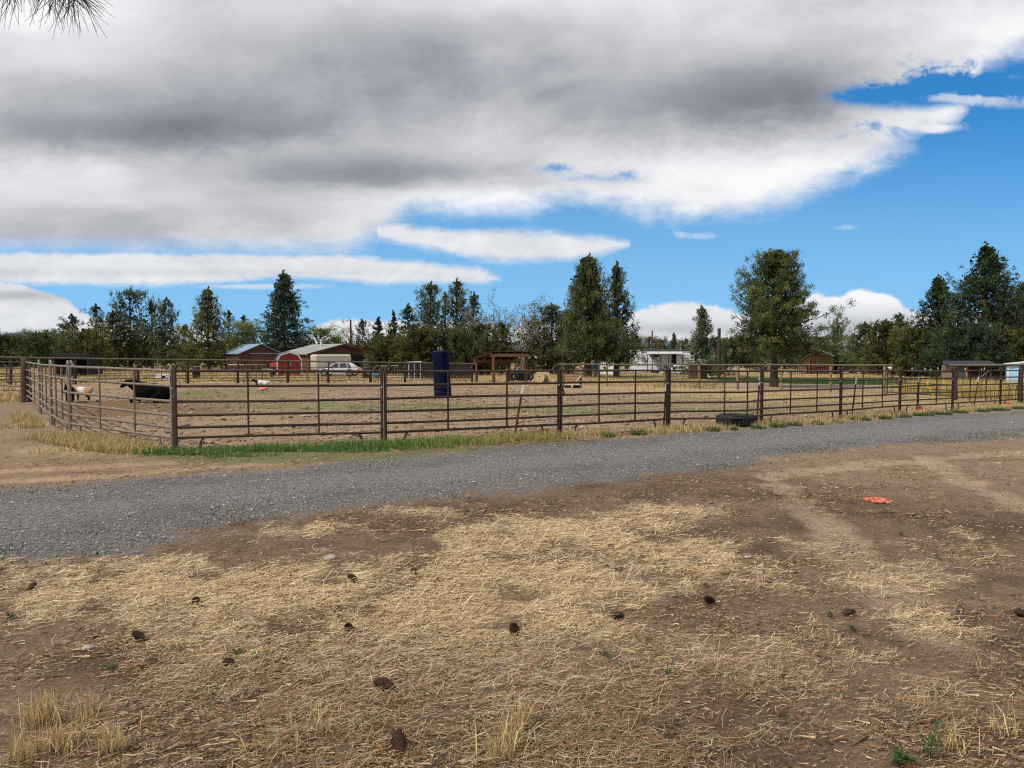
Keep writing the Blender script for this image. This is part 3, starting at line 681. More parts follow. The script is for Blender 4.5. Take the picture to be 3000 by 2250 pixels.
def panel(A, Bp, label, group, bend=None, m='pipe', top=1.52, legs=(.42, .42), seg=8, rz_=RAILZ, rr=.0235, pr=.029, stays=(.335, .67), tagc=False, cat='fence panel', name='pipe_fence'):
    A = np.array(A, float); Bp = np.array(Bp, float); mm = M[m]
    L, ang = frame_pts(A, Bp); root = empty(name, A, ang, label, cat, group)
    R = Matrix.Rotation(-ang, 3, 'Z')
    def loc(p): return np.array(R @ Vector(p - A))
    b = loc(Bp); mid = None if bend is None else loc(np.array(bend, float))
    gap = .035
    def base(t):
        x = t * L
        if mid is not None:
            tm = mid[0] / L
            return np.array([0, 0, 0]) + (mid * (t / tm) if t < tm else mid + (b - mid) * ((t - tm) / (1 - tm)))
        return b * t
    t0, t1 = gap / L, 1 - gap / L
    ts = [t0] + ([mid[0] / L] if mid is not None else [.5]) + [t1]
    for i, z in enumerate(rz_):
        mb = MB(); sag = rng.normal(0, .006)
        P = [base(t) + np.array([0, 0, z + (sag if 0 < k < len(ts) - 1 else rng.normal(0, .003))]) for k, t in enumerate(ts)]
        if mid is None: # gentle curve of a used rail
            P = [P[0], P[0] * .67 + P[2] * .33 + np.array([0, rng.normal(0, .012), sag]), P[0] * .33 + P[2] * .67 + np.array([0, rng.normal(0, .012), sag]), P[2]]
        mb.tube(P, rr, seg); mb.build('rail', mm, root)
    for s, t in ((1, t0), (-1, t1)):
        mb = MB(); p = base(t); zt_ = top - .09
        ux = np.array([1., 0, 0]) * s
        P = [p + np.array([0, 0, -.04]), p + np.array([0, 0, .7]), p + np.array([0, 0, zt_])]
        for k in range(1, 8):
            a = math.pi * k / 8; P.append(p + ux * .065 * (1 - math.cos(a)) + np.array([0, 0, zt_ + .075 * math.sin(a)]))
        P.append(p + ux * .15 + np.array([0, 0, zt_ - .02])); P.append(p + ux * .24 + np.array([0, 0, rz_[-1]]))
        mb.tube(P, [pr] * 3 + [.023] * (len(P) - 3), seg); po = mb.build('end_post', mm, root)
    for t in stays:
        mb = MB(); p = base(t) + np.array([0, -.012, 0]); mb.tube([p + np.array([0, 0, rz_[0]]), p + np.array([0, 0, rz_[-1] - .01])], .019, 6); mb.build('stay', mm, root)
    for s, d in ((1, legs[0]), (-1, legs[1])):
        if d is None: continue
        t = d / L if s > 0 else 1 - d / L; p = base(t); mb = MB(); ux = np.array([1., 0, 0])
        mb.tube([p + ux * s * .05 + np.array([0, 0, rz_[0] - .01]), p + ux * s * .02 + np.array([0, 0, rz_[0] - .06]), p + np.array([0, 0, rz_[0] * .5]), p + np.array([0, 0, -.03])], [.017, .019, .022, .024], 6); mb.build('foot', mm, root)
    if tagc:
        mb = MB(); p = base(t1) + np.array([0, -.03, 0]); mb.box(p + np.array([-.018, -.012, 1.2]), p + np.array([.018, -.006, 1.33])); mb.build('maker_tag', M['silver'], root)
    for z in (.3, .82, 1.1):
        mb = MB(); p = base(t1); mb.lathe([(.034, z - .014), (.036, z), (.034, z + .014)], 8, p); mb.build('clamp', M['silver'] if z > 1 else mm, root)
    return root

GN = 'pipe panels along the near side of the yard'
lab = ['brown pipe panel seen edge-on, ending at the dark wood corner post', 'short bent brown pipe panel, second from the dark corner post', 'narrow brown pipe panel, third from the dark corner post on the left side',
       'pale pipe panel in front of the black cow and the tan goat', 'wide pipe panel with bright green grass at its foot and the red shed behind', 'pipe panel in front of the blue brush with a leaning red post behind it',
       'pipe panel right of the crooked chained joint, in front of the mobile home', 'bent pipe panel with the black tyre lying behind its bottom rail', 'pipe panel just right of the tyre with the big pine behind it',
       'pipe panel in front of the log cabin, red post behind its left end', 'pipe panel with the yellow rope and a red ball at its foot', 'pipe panel in front of the tall yellow weeds', 'last pipe panel by the red ball, in front of the pale blue shed']
BEND = {0: (104, 1199), 7: (2186, 1251), 12: (2995, 1185.5)}
for i in range(13):
    b = G(*BEND[i]) if i in BEND else None
    panel(NF[i], NF[i + 1], lab[i], GN, b, 'pipel' if i < 4 else 'pipe', legs=(.42, .42), tagc=i in (2, 3), stays=(.335, .67) if i not in (7,) else (.5, b is not None and float(np.linalg.norm(b[:2] - NF[7][:2]) / np.linalg.norm(NF[8][:2] - NF[7][:2])) or .8))
# panels out to the left and along the back of the yard
c0 = G(74, 1163)
P_ = [G(-330, 1140), G(-150, 1150), c0]
for i in range(2): panel(P_[i], P_[i + 1], ['dark pipe panel at the left edge of the photo beside golden grass', 'dark pipe panel running left from the dark wood corner post'][i], 'panels of the neighbouring pen', None, 'pipef', seg=6, pr=.024, rr=.022)
blab = ['far-left back pipe panel behind the corner post', 'back pipe panel behind the tan goat', 'back pipe panel behind the black cow head', 'back pipe panel left of the two joined near posts', 'back pipe panel in front of the dark barn with the blue roof', 'back pipe panel behind the lying white goat', 'back pipe panel in front of the red gambrel shed', 'back pipe panel in front of the beige box trailer', 'back pipe panel in front of the white car', 'back pipe panel just left of the blue brush', 'back pipe panel between the blue brush and the open shelter']
for i in range(11):
    A, Bq = BF[i].copy(), BF[i + 1].copy(); n_ = np.array([0, -.28, 0]); A += n_; Bq += n_
    panel(A, Bq, blab[i], 'pipe panels along the back of the yard', None, 'pipef', top=1.12, rz_=[.16, .33, .50, .68, .86, 1.04], seg=5, rr=.02, pr=.024, stays=(.5,), legs=(.4, .4))

# dark wood corner post
c = G(78, 1178)
mb = MB(); mb.lathe([(.17, -.05), (.165, .5), (.15, 1.1), (.13, 1.58), (.0, 1.6)], 10); r = mb.build('corner_post', M['logr'], None, loc=tuple(c)); tag(r, 'thick dark wooden corner post where the left pipe panels end', 'fence post')

# post and rail fences at the back
def rail_fence(P, label, h=1.36, pr=.075, rr=.055, ms='logr', mr='log', wire=True, name='wood_rail_fence', over=.25, hs=None):
    root = empty(name, P[0], 0, label, 'fence', 'wooden rail fences behind the yard'); o = P[0]
    tops = []
    for i, p in enumerate(P):
        q = p - o; hh = (hs[i] if hs else h); mb = MB(); rr0 = pr * rng.uniform(.85, 1.15)
        mb.tube([q + np.array([0, 0, -.1]), q + np.array([rng.normal(0, .02), 0, hh * .5]), q + np.array([0, 0, hh - rr])], [rr0 * 1.05, rr0, rr0 * .95], 8); mb.build('post', M[ms], root)
        tops.append(q + np.array([0, 0, hh]))
    d0 = (tops[0] - tops[1]); d0 /= np.linalg.norm(d0); d1 = tops[-1] - tops[-2]; d1 /= np.linalg.norm(d1)
    tops[0] = tops[0] + d0 * over; tops[-1] = tops[-1] + d1 * over
    for i in range(len(tops) - 1):
        a, b = tops[i], tops[i + 1]; mb = MB(); m_ = (a + b) / 2 + np.array([0, 0, rng.normal(0, .012)])
        mb.tube([a, m_, b], [rr * rng.uniform(.92, 1.08), rr, rr * rng.uniform(.92, 1.08)], 8); mb.build('top_rail', M[mr], root)
    if wire:
        mb = MB()
        for z in (.15, .35, .55, .75, .95, 1.12):
            mb.tube([p - o + np.array([0, -.09, z]) for p in P], .006, 3, False)
        for i in range(len(P) - 1):
            L = np.linalg.norm(P[i + 1] - P[i]); k = max(2, int(L / .45))
            for j in range(k): q = (P[i] - o) * (1 - j / k) + (P[i + 1] - o) * (j / k); mb.tube([q + np.array([0, -.09, .15]), q + np.array([0, -.09, 1.12])], .005, 3, False)
        mb.build('wire_mesh', M['wire'], root)
    return root
def fit_h(P, pix, tops): return [max(.8, float((at(px, ty, p[1]) - p)[2])) for p, (px, py), ty in zip(P, pix, tops)]
t1 = np.interp([p[0] for p in BFP], [-200, 32, 300, 700, 1050, 1383], [1044, 1047, 1051, 1056, 1061, 1066])
rail_fence(BF, 'dark weathered rail fence along the back left of the yard, up to the open shelter', ms='logr', hs=fit_h(BF, BFP, t1))
t2 = np.interp([p[0] for p in BFP2], [1500, 2600], [1067, 1070])
rail_fence(BF2, 'pale rail fence with yellowish posts in front of the mobile home and big pine', ms='logl', hs=fit_h(BF2, BFP2, t2), over=.6)
rail_fence(BF3, 'short rail fence at the right in front of the black-roofed coop', ms='logr', hs=fit_h(BF3, BFP3, [1070, 1069, 1068]), pr=.1)

# pipe gate at the right back
A, Bq = BF2[-1] + np.array([.1, -.1, 0]), BF3[0] + np.array([-.15, -.05, 0]); L, ang = frame_pts(A, Bq); r = empty('pipe_gate', A, ang, 'wide brown pipe gate with a diagonal brace below the black-roofed coop', 'gate')
dz = (Bq - A)[2] / L
for z in (.2, .45, .7, .95, 1.30):
    mb = MB(); mb.tube([(0, 0, z), (L, 0, z + dz * L)], .022 if z < 1.2 else .05, 8); mb.build('rail', M['pipef'], r)
for x in (0, L): MB().tube([(x, 0, .1 + dz * x), (x, 0, 1.3 + dz * x)], .03, 8).build('end_post', M['pipef'], r)
MB().tube([(.1, -.04, 1.22), (.9, -.04, .55)], .05, 6).build('brace', M['logr'], r)

# woven wire hung inside the near panels
mb = MB(); o = NF[5]; WP = [p + np.array([.05, .12, 0]) for p in NF[5:]]
WP0 = NF[4] * .45 + NF[5] * .55 + np.array([.05, .12, 0]); WL = [WP0] + WP
for k, z in enumerate((.06, .2, .34, .48, .62, .76, .9, 1.04, 1.16)):
    P = []
    for i in range(len(WL) - 1):
        for t in (0, .2, .4, .6, .8):
            sag = (.12 * math.sin(t * math.pi) + rng.normal(0, .018)) * (z / 1.2) ** 1.5
            if i == 0: sag += (1 - t) * .75 * z
            P.append(WL[i] * (1 - t) + WL[i + 1] * t - o + np.array([0, rng.normal(0, .012), z - sag]))
    P.append(WL[-1] - o + np.array([0, 0, z])); mb.tube(P, .0026, 3, False)
for i in range(len(WL) - 1):
    L = np.linalg.norm(WL[i + 1] - WL[i]); k = int(L / .16)
    for j in range(k):
        t = j / k; q = WL[i] * (1 - t) + WL[i + 1] * t - o; hz = 1.12 - .12 * math.sin(t * math.pi) - (.75 * (1 - t) if i == 0 else 0)
        mb.tube([q + np.array([rng.normal(0, .012), 0, .05]), q + np.array([rng.normal(0, .016), 0, hz * .5]), q + np.array([rng.normal(0, .02), 0, hz])], .0022, 3, False)
tag(mb.build('woven_wire_fence', M['wire'], None, loc=tuple(o)), 'thin sagging woven wire mesh hung inside the roadside pipe panels', 'wire fence')

# red T-posts with white tips
def tpost(px, py, ty, lean, label):
    p = G(px, py) + np.array([0, .10, 0]); h = float((at(px, ty, p[1]) - p)[2]); r = empty('metal_post', p, 0, label, 'fence post', 'red metal posts with white tips'); lx = lean * p[1] / F
    a = lambda t: np.array([lx * t, 0, h * t])
    for nm, t0, t1, mm in (('stake', -.05, .84, 'tpost'), ('white_tip', .84, 1.0, 'white')):
        mb = MB(); P0, P1 = a(t0), a(t1)
        for (dx0, dx1, dy0, dy1) in ((-.022, .022, -.004, .004), (-.004, .004, .004, .03)):
            V = [P0 + np.array([dx0, dy0, 0]), P0 + np.array([dx1, dy0, 0]), P0 + np.array([dx1, dy1, 0]), P0 + np.array([dx0, dy1, 0])]; V += [v + P1 - P0 for v in V]
            mb.add(V, [(3, 2, 1, 0), (4, 5, 6, 7), (0, 1, 5, 4), (1, 2, 6, 5), (2, 3, 7, 6), (3, 0, 4, 7)])
        mb.build(nm, M[mm], r)
    return r
tpost(1507, 1288, 1128, 25, 'red steel post leaning right, with white tip, in front of the open shelter')
tpost(1947, 1257, 1125, 6, 'red steel post standing against the double post left of the tyre')
tpost(2221, 1243, 1107, 6, 'red white-tipped steel post beside the post just right of the tyre')
tpost(2500, 1223, 1107, 11, 'red white-tipped steel post leaning behind the panel left of the yellow rope')
tpost(2690, 1206, 1103, 4, 'white-tipped steel post above the red ball in the grass')
tpost(2858, 1197, 1104, 12, 'red leaning steel post in front of the yellow weeds')

# chain knot at the crooked joint
p = G(1640, 1274); mb = MB()
for k in range(26):
    a = k * .75; mb.tube([(math.cos(a) * .05, -.05 + math.sin(a) * .03, 1.12 - k * .006), (math.cos(a + .6) * .06, -.05 + math.sin(a + .6) * .03, 1.115 - k * .006)], .008, 5)
mb.tube([(-.04, -.05, 1.05), (-.05, -.05, .8)], .008, 5); mb.tube([(.03, -.05, 1.08), (.09, -.05, .92), (-.03, -.04, .80), (-.05, -.03, .74)], .02, 6)
tag(mb.build('chain', M['black'], None, loc=tuple(p)), 'dark chain wrapped round the crooked joint of two near panels', 'chain')

# ------------------------------------------------------------------ animals
def skin_body(name, joints, bones, parent, colf, sub=2, rootj=0):
    me = bpy.data.meshes.new(name); names = list(joints); me.from_pydata([joints[n][:3] for n in names], [(names.index(a), names.index(b)) for a, b in bones], [])
    o = link(name, me); sk = o.modifiers.new('skin', 'SKIN'); sk.use_smooth_shade = True
    sv = me.skin_vertices[0].data
    for k, n in enumerate(names):
        r = joints[n][3]; sv[k].radius = (r, joints[n][4] if len(joints[n]) > 4 else r); sv[k].use_root = (k == rootj)
    ss = o.modifiers.new('sub', 'SUBSURF'); ss.levels = ss.render_levels = sub
    dg = bpy.context.evaluated_depsgraph_get(); dg.update(); m2 = bpy.data.meshes.new_from_object(o.evaluated_get(dg)); bpy.data.objects.remove(o)
    m2.name = name; m2.materials.clear(); m2.materials.append(M['hide']); n = len(m2.vertices); co = np.empty(n * 3, np.float32); m2.vertices.foreach_get('co', co); co = co.reshape(-1, 3)
    a = m2.color_attributes.new('Col', 'FLOAT_COLOR', 'POINT'); c = np.ones((n, 4), np.float32); c[:, :3] = colf(co); a.data.foreach_set('color', c.ravel())
    m2.polygons.foreach_set('use_smooth', np.ones(len(m2.polygons), bool))
    return link(name, m2, parent)
# black cow lying down, head up, facing left
cp = G(392, 1179); sc = 1.0
J = dict(pelvis=(1.42, 0, .40, .27, .25), loin=(1.12, 0, .42, .29, .27), barrel=(.85, 0, .40, .32, .30), chest=(.52, 0, .42, .28, .29), shoulder=(.26, 0, .50, .21, .24), neck=(.08, -.02, .62, .16, .21), nape=(-.07, -.04, .70, .13, .145), brow=(-.20, -.06, .675, .10, .11), nose=(-.34, -.08, .565, .075, .07), muzzle=(-.42, -.09, .51, .062, .056),
         rump=(1.66, 0, .33, .19, .2), tailset=(1.70, .06, .30, .06), tail=(1.62, .22, .12, .03), tailend=(1.45, .34, .05, .035),
         elbow=(.28, -.24, .22, .11), knee=(.02, -.27, .10, .062), fetlock=(.10, -.27, .045, .042), hoof=(.24, -.27, .045, .045),
         elbow2=(.28, .24, .22, .11), knee2=(.0, .27, .10, .062), hoof2=(.2, .27, .05, .045),
         hip=(1.35, -.30, .24, .18), stifle=(1.02, -.42, .17, .10), hock=(1.38, -.46, .08, .055), hindhoof=(1.12, -.48, .045, .04),
         hip2=(1.35, .28, .24, .17), stifle2=(1.05, .40, .16, .1), hock2=(1.36, .44, .08, .055),
         ear1=(-.12, -.20, .70, .028, .04), ear2=(-.12, .12, .71, .028, .04))
Bn = [('pelvis', 'loin'), ('loin', 'barrel'), ('barrel', 'chest'), ('chest', 'shoulder'), ('shoulder', 'neck'), ('neck', 'nape'), ('nape', 'brow'), ('brow', 'nose'), ('nose', 'muzzle'), ('pelvis', 'rump'), ('rump', 'tailset'), ('tailset', 'tail'), ('tail', 'tailend'),
      ('chest', 'elbow'), ('elbow', 'knee'), ('knee', 'fetlock'), ('fetlock', 'hoof'), ('chest', 'elbow2'), ('elbow2', 'knee2'), ('knee2', 'hoof2'), ('pelvis', 'hip'), ('hip', 'stifle'), ('stifle', 'hock'), ('hock', 'hindhoof'), ('pelvis', 'hip2'), ('hip2', 'stifle2'), ('stifle2', 'hock2'), ('nape', 'ear1'), ('nape', 'ear2')]
J = {k: ((v[0] * .93 if v[0] < 0 else v[0] * .78), v[1] * .95, v[2] * 1.08) + tuple(q * 1.0 for q in v[3:]) for k, v in J.items()}
r = empty('cow', cp + np.array([-.02, 0, -.02]), math.radians(3), 'solid black cow lying in the yard with its head raised, facing left', 'cow')
skin_body('body', J, Bn, r, lambda c: np.tile(np.array([.006, .006, .0065]), (len(c), 1)))
def goat_joints(lying=False):
    J = dict(pelvis=(.30, 0, .43, .115, .12), loin=(.12, 0, .42, .13, .135), barrel=(-.04, 0, .41, .14, .145), chest=(-.20, 0, .42, .115, .13), neck=(-.33, 0, .50, .07, .08), nape=(-.42, 0, .58, .055, .06), brow=(-.48, -.01, .575, .05, .055), nose=(-.57, -.02, .52, .034, .034), muzzle=(-.605, -.02, .50, .026, .026),
             rump=(.40, 0, .44, .08, .09), tailset=(.45, 0, .49, .028), tail=(.47, 0, .58, .024),
             fl=(-.19, -.085, .30, .05), fk=(-.20, -.085, .17, .028), fh=(-.20, -.085, .02, .026), fl2=(-.15, .085, .30, .05), fk2=(-.15, .085, .17, .028), fh2=(-.15, .085, .02, .026),
             hl=(.32, -.09, .31, .065), hs=(.28, -.09, .23, .04), hk=(.37, -.09, .16, .026), hh=(.35, -.09, .02, .026), hl2=(.24, .09, .31, .065), hs2=(.20, .09, .23, .04), hk2=(.28, .09, .16, .026), hh2=(.26, .09, .02, .026),
             ear=(-.42, -.10, .60, .016, .022), ear2=(-.42, .10, .60, .016, .022))
    Bn = [('pelvis', 'loin'), ('loin', 'barrel'), ('barrel', 'chest'), ('chest', 'neck'), ('neck', 'nape'), ('nape', 'brow'), ('brow', 'nose'), ('nose', 'muzzle'), ('pelvis', 'rump'), ('rump', 'tailset'), ('tailset', 'tail'), ('chest', 'fl'), ('fl', 'fk'), ('fk', 'fh'), ('chest', 'fl2'), ('fl2', 'fk2'), ('fk2', 'fh2'),
          ('pelvis', 'hl'), ('hl', 'hs'), ('hs', 'hk'), ('hk', 'hh'), ('pelvis', 'hl2'), ('hl2', 'hs2'), ('hs2', 'hk2'), ('hk2', 'hh2'), ('nape', 'ear'), ('nape', 'ear2')]
    if lying:
        dz = {'hl': (.30, -.16, .14), 'hs': (.12, -.2, .09), 'hk': (.3, -.2, .05), 'hh': (.18, -.21, .03), 'hl2': (.3, .16, .14), 'hs2': (.12, .2, .09), 'hk2': (.3, .2, .05), 'hh2': (.18, .21, .03), 'fl': (-.2, -.1, .12), 'fk': (-.34, -.11, .05), 'fh': (-.2, -.12, .03), 'fl2': (-.2, .1, .12), 'fk2': (-.34, .11, .05), 'fh2': (-.2, .12, .03)}
        J = {k: (dz[k] + v[3:]) if k in dz else (v[0], v[1], v[2] - .23) + v[3:] for k, v in J.items()}
    return J, Bn
def band(x, a, b, s=.02): return sstep(a - s, a + s, x) * (1 - sstep(b - s, b + s, x))
def tan_goat(c):
    col = np.tile(np.array([.50, .29, .15]), (len(c), 1)); col = lerp(col, (.72, .70, .66), band(c[:, 0] + .25 * (c[:, 2] - .4), -.04, .22)); col = lerp(col, (.44, .23, .12), band(c[:, 0], -.3, -.05) * .8)
    col = lerp(col, (.60, .60, .58), sstep(-.36, -.40, c[:, 0])); col = lerp(col, (.03, .03, .03), band(c[:, 0], -.53, -.47, .01) * sstep(.5, .55, c[:, 2]) * .9); col = lerp(col, (.66, .50, .24), sstep(.42, .45, c[:, 0]) * sstep(.5, .54, c[:, 2]))
    low_ = sstep(.33, .27, c[:, 2]) * sstep(-.3, -.25, c[:, 0]); col = lerp(col, (.02, .02, .02), low_); return lerp(col, (.72, .70, .66), sstep(.085, .06, c[:, 2]))
def blk_goat(c): return lerp(np.tile(np.array([.014, .014, .015]), (len(c), 1)), (.4, .4, .38), sstep(.3, .25, c[:, 2]) * band(c[:, 0], .1, .3) * .3)
def wht_goat(c): return lerp(np.tile(np.array([.72, .72, .70]), (len(c), 1)), (.02, .02, .02), sstep(-.15, -.20, c[:, 0]))
J, Bn = goat_joints()
r = empty('goat', G(236, 1178), math.radians(-4), 'small tan goat with white saddle and white feet, standing left of the cow', 'goat'); skin_body('body', J, Bn, r, tan_goat)
r = empty('goat', G(181, 1180) + np.array([.1, .3, 0]), math.radians(118), 'black goat standing at the left end of the yard beside the tan goat', 'goat'); J2 = {k: (v[0], v[1], v[2] * 1.08) + v[3:] for k, v in J.items()}; J2['nape'] = (-.42, .06, .52, .055, .06); J2['brow'] = (-.46, .1, .47, .05, .055); J2['nose'] = (-.53, .13, .38, .034, .034); J2['muzzle'] = (-.55, .14, .35, .026, .026); skin_body('body', J2, Bn, r, blk_goat)
J, Bn = goat_joints(True)
r = empty('goat', G(766, 1130), math.radians(8), 'white goat with black head lying near the back fence', 'goat'); skin_body('body', J, Bn, r, wht_goat)

# ------------------------------------------------------------------ things in and around the yard
# blue scratching brush
p = G(1298, 1160); r = empty('scratching_brush', p, 0, 'tall blue bristly scratching brush standing in the middle of the yard', 'brush')
mb = MB(); n = 40; prof = []; H = float((at(1290, 1027, p[1]) - p)[2]); k_ = 46
V = []
for a in range(k_ + 1):
    t = a / k_; z = t * H; rr0 = .355 - .045 * 0 + (.03 if t < .3 else 0) * (1 - t / .3) if t < .3 else .355 - .015 * t
    rr0 = .345 + .03 * (1 - t); ox = -.12 * t
    if t > .955: rr0 *= math.sqrt(max(0.02, 1 - ((t - .955) / .045) ** 2)) * .25 + .75
    for b in range(n):
        an = 2 * math.pi * b / n; q = rr0 * (1 + .07 * (rng.random() - .5)); V.append((ox + q * math.cos(an), q * .9 * math.sin(an), z + (rng.random() - .5) * .02))
Fc = [(a * n + b, a * n + (b + 1) % n, (a + 1) * n + (b + 1) % n, (a + 1) * n + b) for a in range(k_) for b in range(n)]; Fc.append(tuple(range(k_ * n, k_ * n + n)))
mb.add(V, Fc, True); br = mb.build('bristles', M['bluebrush'], r)
mb = MB(); 
for s in (-1, 1): mb.box((-.14 + s * .06 - .04, -.05, H - .25), (-.14 + s * .06 + .035, .05, H + .17 + .01 * s))
mb.build('centre_post', M['logl'], r)
# bristle tufts standing proud of the roll
N = 12000; an = rng.uniform(0, 6.283, N); t = rng.uniform(0, .985, N); rr0 = .33 + .03 * (1 - t); ox = -.12 * t
V = np.empty((N, 3, 3)); ln = rng.uniform(.03, .075, N); w = rng.uniform(.02, .04, N)
c0 = np.c_[ox + rr0 * np.cos(an), rr0 * .9 * np.sin(an), t * H]; nn = np.c_[np.cos(an), np.sin(an), rng.uniform(-1.2, .1, N)]; tt = np.c_[-np.sin(an), np.cos(an), 0 * an]
V[:, 0] = c0 + tt * w[:, None] / 2; V[:, 1] = c0 - tt * w[:, None] / 2; V[:, 2] = c0 + nn * ln[:, None]
link('bristle_fringe', fast_mesh('bristle_fringe', V.reshape(-1, 3), None, np.arange(N * 3).reshape(-1, 3), pick([(.004, .008, .055), (.002, .004, .024), (.007, .014, .095)], N).repeat(3, 0), M['leaf']), r)

# tyre lying on the ground
p = G(2170, 1250); r = empty('tyre', p + np.array([0, .35, .0]), 0, 'big black tyre lying flat behind the bent pipe panel', 'tyre')
pr_ = [(.30, .04), (.27, .10), (.30, .20), (.36, .265), (.43, .28), (.485, .25), (.50, .20), (.50, .08), (.485, .03), (.42, .0), (.34, .01), (.30, .04)]
mb = MB(); mb.lathe(pr_, 40); mb.build('tread', M['rubber'], r)
mb = MB()
for k in range(40):
    a = 2 * math.pi * k / 40; R = Matrix.Rotation(a, 3, 'Z'); mb.box((.495, -.02, .05), (.512, .02, .24), R)
mb.build('tread_lugs', M['rubber'], r)
mb = MB(); mb.lathe([(.29, .10), (.15, .15), (.0, .2)], 16); mb.build('dirt_filling', M['clod'], r)
md = bpy.data.objects[-1] if False else None
a = r.children[-1].data.color_attributes.new('Col', 'FLOAT_COLOR', 'POINT'); a.data.foreach_set('color', np.tile([.33, .22, .14, 1], len(r.children[-1].data.vertices)).astype(np.float32))

# cable spool
p = G(1590, 1122); Y = p[1]; u = Y / F; r = empty('cable_spool', p, math.radians(46), 'pale wooden cable spool standing on its rims beside the open shelter', 'cable spool')
Rs = 18.5 * u; Wd = .62
for x0 in (-Wd / 2, Wd / 2):
    mb = MB(); nseg = 28; V = []
    for yy in (-.03, .03):
        V += [(x0 + yy, Rs * math.cos(2 * math.pi * k / nseg), Rs + Rs * math.sin(2 * math.pi * k / nseg)) for k in range(nseg)]
    mb.add(V, [tuple(range(nseg)), tuple(range(2 * nseg - 1, nseg - 1, -1))] + [(k, (k + 1) % nseg, nseg + (k + 1) % nseg, nseg + k) for k in range(nseg)])
    fl = mb.build('flange', M['spool'], r)
    mb = MB()
    for k in range(-3, 4):
        hh = math.sqrt(max(0, Rs * Rs - (k * .13 * Rs / .42) ** 2)); off = k * .13 * Rs / .42
        mb.box((x0 - .034, off - .006, Rs - hh), (x0 + .034, off + .006, Rs + hh), Matrix.Rotation(0, 3, 'X'))
    mb.tube([(x0 - .04, 0, Rs), (x0 + .04, 0, Rs)], .05, 10); mb.build('plank_gap', M['black'], fl)
mb = MB(); mb.tube([(-Wd / 2, 0, Rs), (Wd / 2, 0, Rs)], Rs * .55, 18); mb.build('core', M['grate'], r)

# rusty red frame with a plank
p = G(1652, 1136); Y = p[1]; u = Y / F; r = empty('steel_frame', p, math.radians(4), 'low rust-red steel frame with a loose plank leaning on it, right of the spool', 'metal frame')
W_ = 50 * u; H_ = 34 * u
for x in (0, W_): MB().box((x - .06, -.05, -.02), (x + .05, .05, H_)).build('upright', M['redrust'], r)
for z in (H_ - .03, H_ * .72): MB().tube([(0, 0, z), (W_, 0, z)], .022, 6).build('cross_bar', M['redrust'], r)
MB().box((-.02, -.12, H_ * .22), (W_, .35, H_ * .26)).build('shelf', M['whited'], r); MB().box((.06, .0, .0), (W_ - .06, .32, H_ * .2)).build('tray', M['black'], r)
mb = MB(); a, b = Vector((.40 * W_, -.25, .02)), Vector((W_ * .98, -.02, H_ * .97)); d = (b - a); mb.tube([a, b], [.065, .065], 4)
mb.build('plank', M['grate'], r)

# balls and odd things in the grass
def ball(px, py, r_, label, handle=False, m='redball', holes=False):
    p = G(px, py); p[1] -= .1; p[2] += r_ * .92; ro = empty('ball', p, 0, label, 'ball'); mb = MB(); n = 20
    mb.lathe([(r_ * math.sin(math.pi * k / 12), -r_ * math.cos(math.pi * k / 12)) for k in range(13)], n); mb.build('ball_body', M[m], ro)
    if handle: MB().tube([(math.cos(a) * r_ * .45, -.02, r_ * .9 + math.sin(a) * r_ * .5) for a in np.linspace(0, math.pi, 9)], r_ * .13, 6).build('handle', M[m], ro)
    return ro
ball(2946, 1191, .10, 'smooth red ball lying in the grass at the right end of the fence')
ball(2690, 1205, .095, 'red ball with a looped handle under the pipe panel with the yellow rope', True)
p = G(1580, 1281); mb = MB()
for k in range(5): mb.box((-.28 + k * .1, -.02 + .03 * (k % 2), -.02), (-.19 + k * .1, .08, .07 + .02 * (k % 3) + (.05 if k > 2 else 0)), Matrix.Rotation(.2 * (k - 2), 3, 'Z'))
tag(mb.build('red_block', M['redrust'], None, .01, loc=tuple(p + np.array([0, .25, 0]))), 'faded red lumps half hidden in the dry grass at the panel foot', 'salt block')
p = G(772, 1143); mb = MB(); mb.lathe([(.24, 0), (.25, .07), (.17, .15), (.0, .19)], 9); tag(mb.build('salt_lick', mat('pink_salt', (.62, .20, .13), .7, var=.3), None, loc=tuple(p)), 'pinkish lump lying on the yard below the white goat', 'salt block')
# orange twine on the dirt
p = G(2572, 1470); N = 520; a = rng.uniform(0, 6.28, N); rad = np.sqrt(rng.random(N)); cx = rad * np.cos(a) * .13 + .02 * rng.normal(size=N); cy = rad * np.sin(a) * .14; L = rng.uniform(.02, .07, N); th = rng.uniform(0, 6.28, N); W = .0035
u_ = np.c_[np.cos(th), np.sin(th)]; pn = np.c_[-u_[:, 1], u_[:, 0]]; V = np.empty((N, 4, 3)); c = np.c_[cx, cy]
for k, (s, q) in enumerate(((-1, -1), (1, -1), (1, 1), (-1, 1))): V[:, k, :2] = c + u_ * (s * L / 2)[:, None] + pn * q * W; V[:, k, 2] = rng.uniform(.006, .035, N)
o = link('orange_twine', fast_mesh('orange_twine', V.reshape(-1, 3), np.arange(N * 4).reshape(-1, 4), None, pick([(.80, .25, .15), (.85, .40, .27), (.65, .15, .08)], N).repeat(4, 0), M['straw']), None, tuple(p)); tag(o, 'small tangle of bright orange twine on the bare dirt at the right', 'twine')
# yellow rope looped on the mesh
p = G(2720, 1172); u = p[1] / F
q = [(-40, 0), (-14, 2), (6, 1), (14, 10), (4, 22), (0, 30), (-6, 40), (-12, 55), (-14, 48), (-8, 44), (-4, 34), (2, 18), (10, 4)]
tag(MB().tube([(a * u, -.02 * i, b * u + .03) for i, (a, b) in enumerate(q)], .018, 6).build('yellow_rope', M['yellow'], None, loc=tuple(p)), 'yellow rope hanging in loops inside the right part of the yard', 'rope')
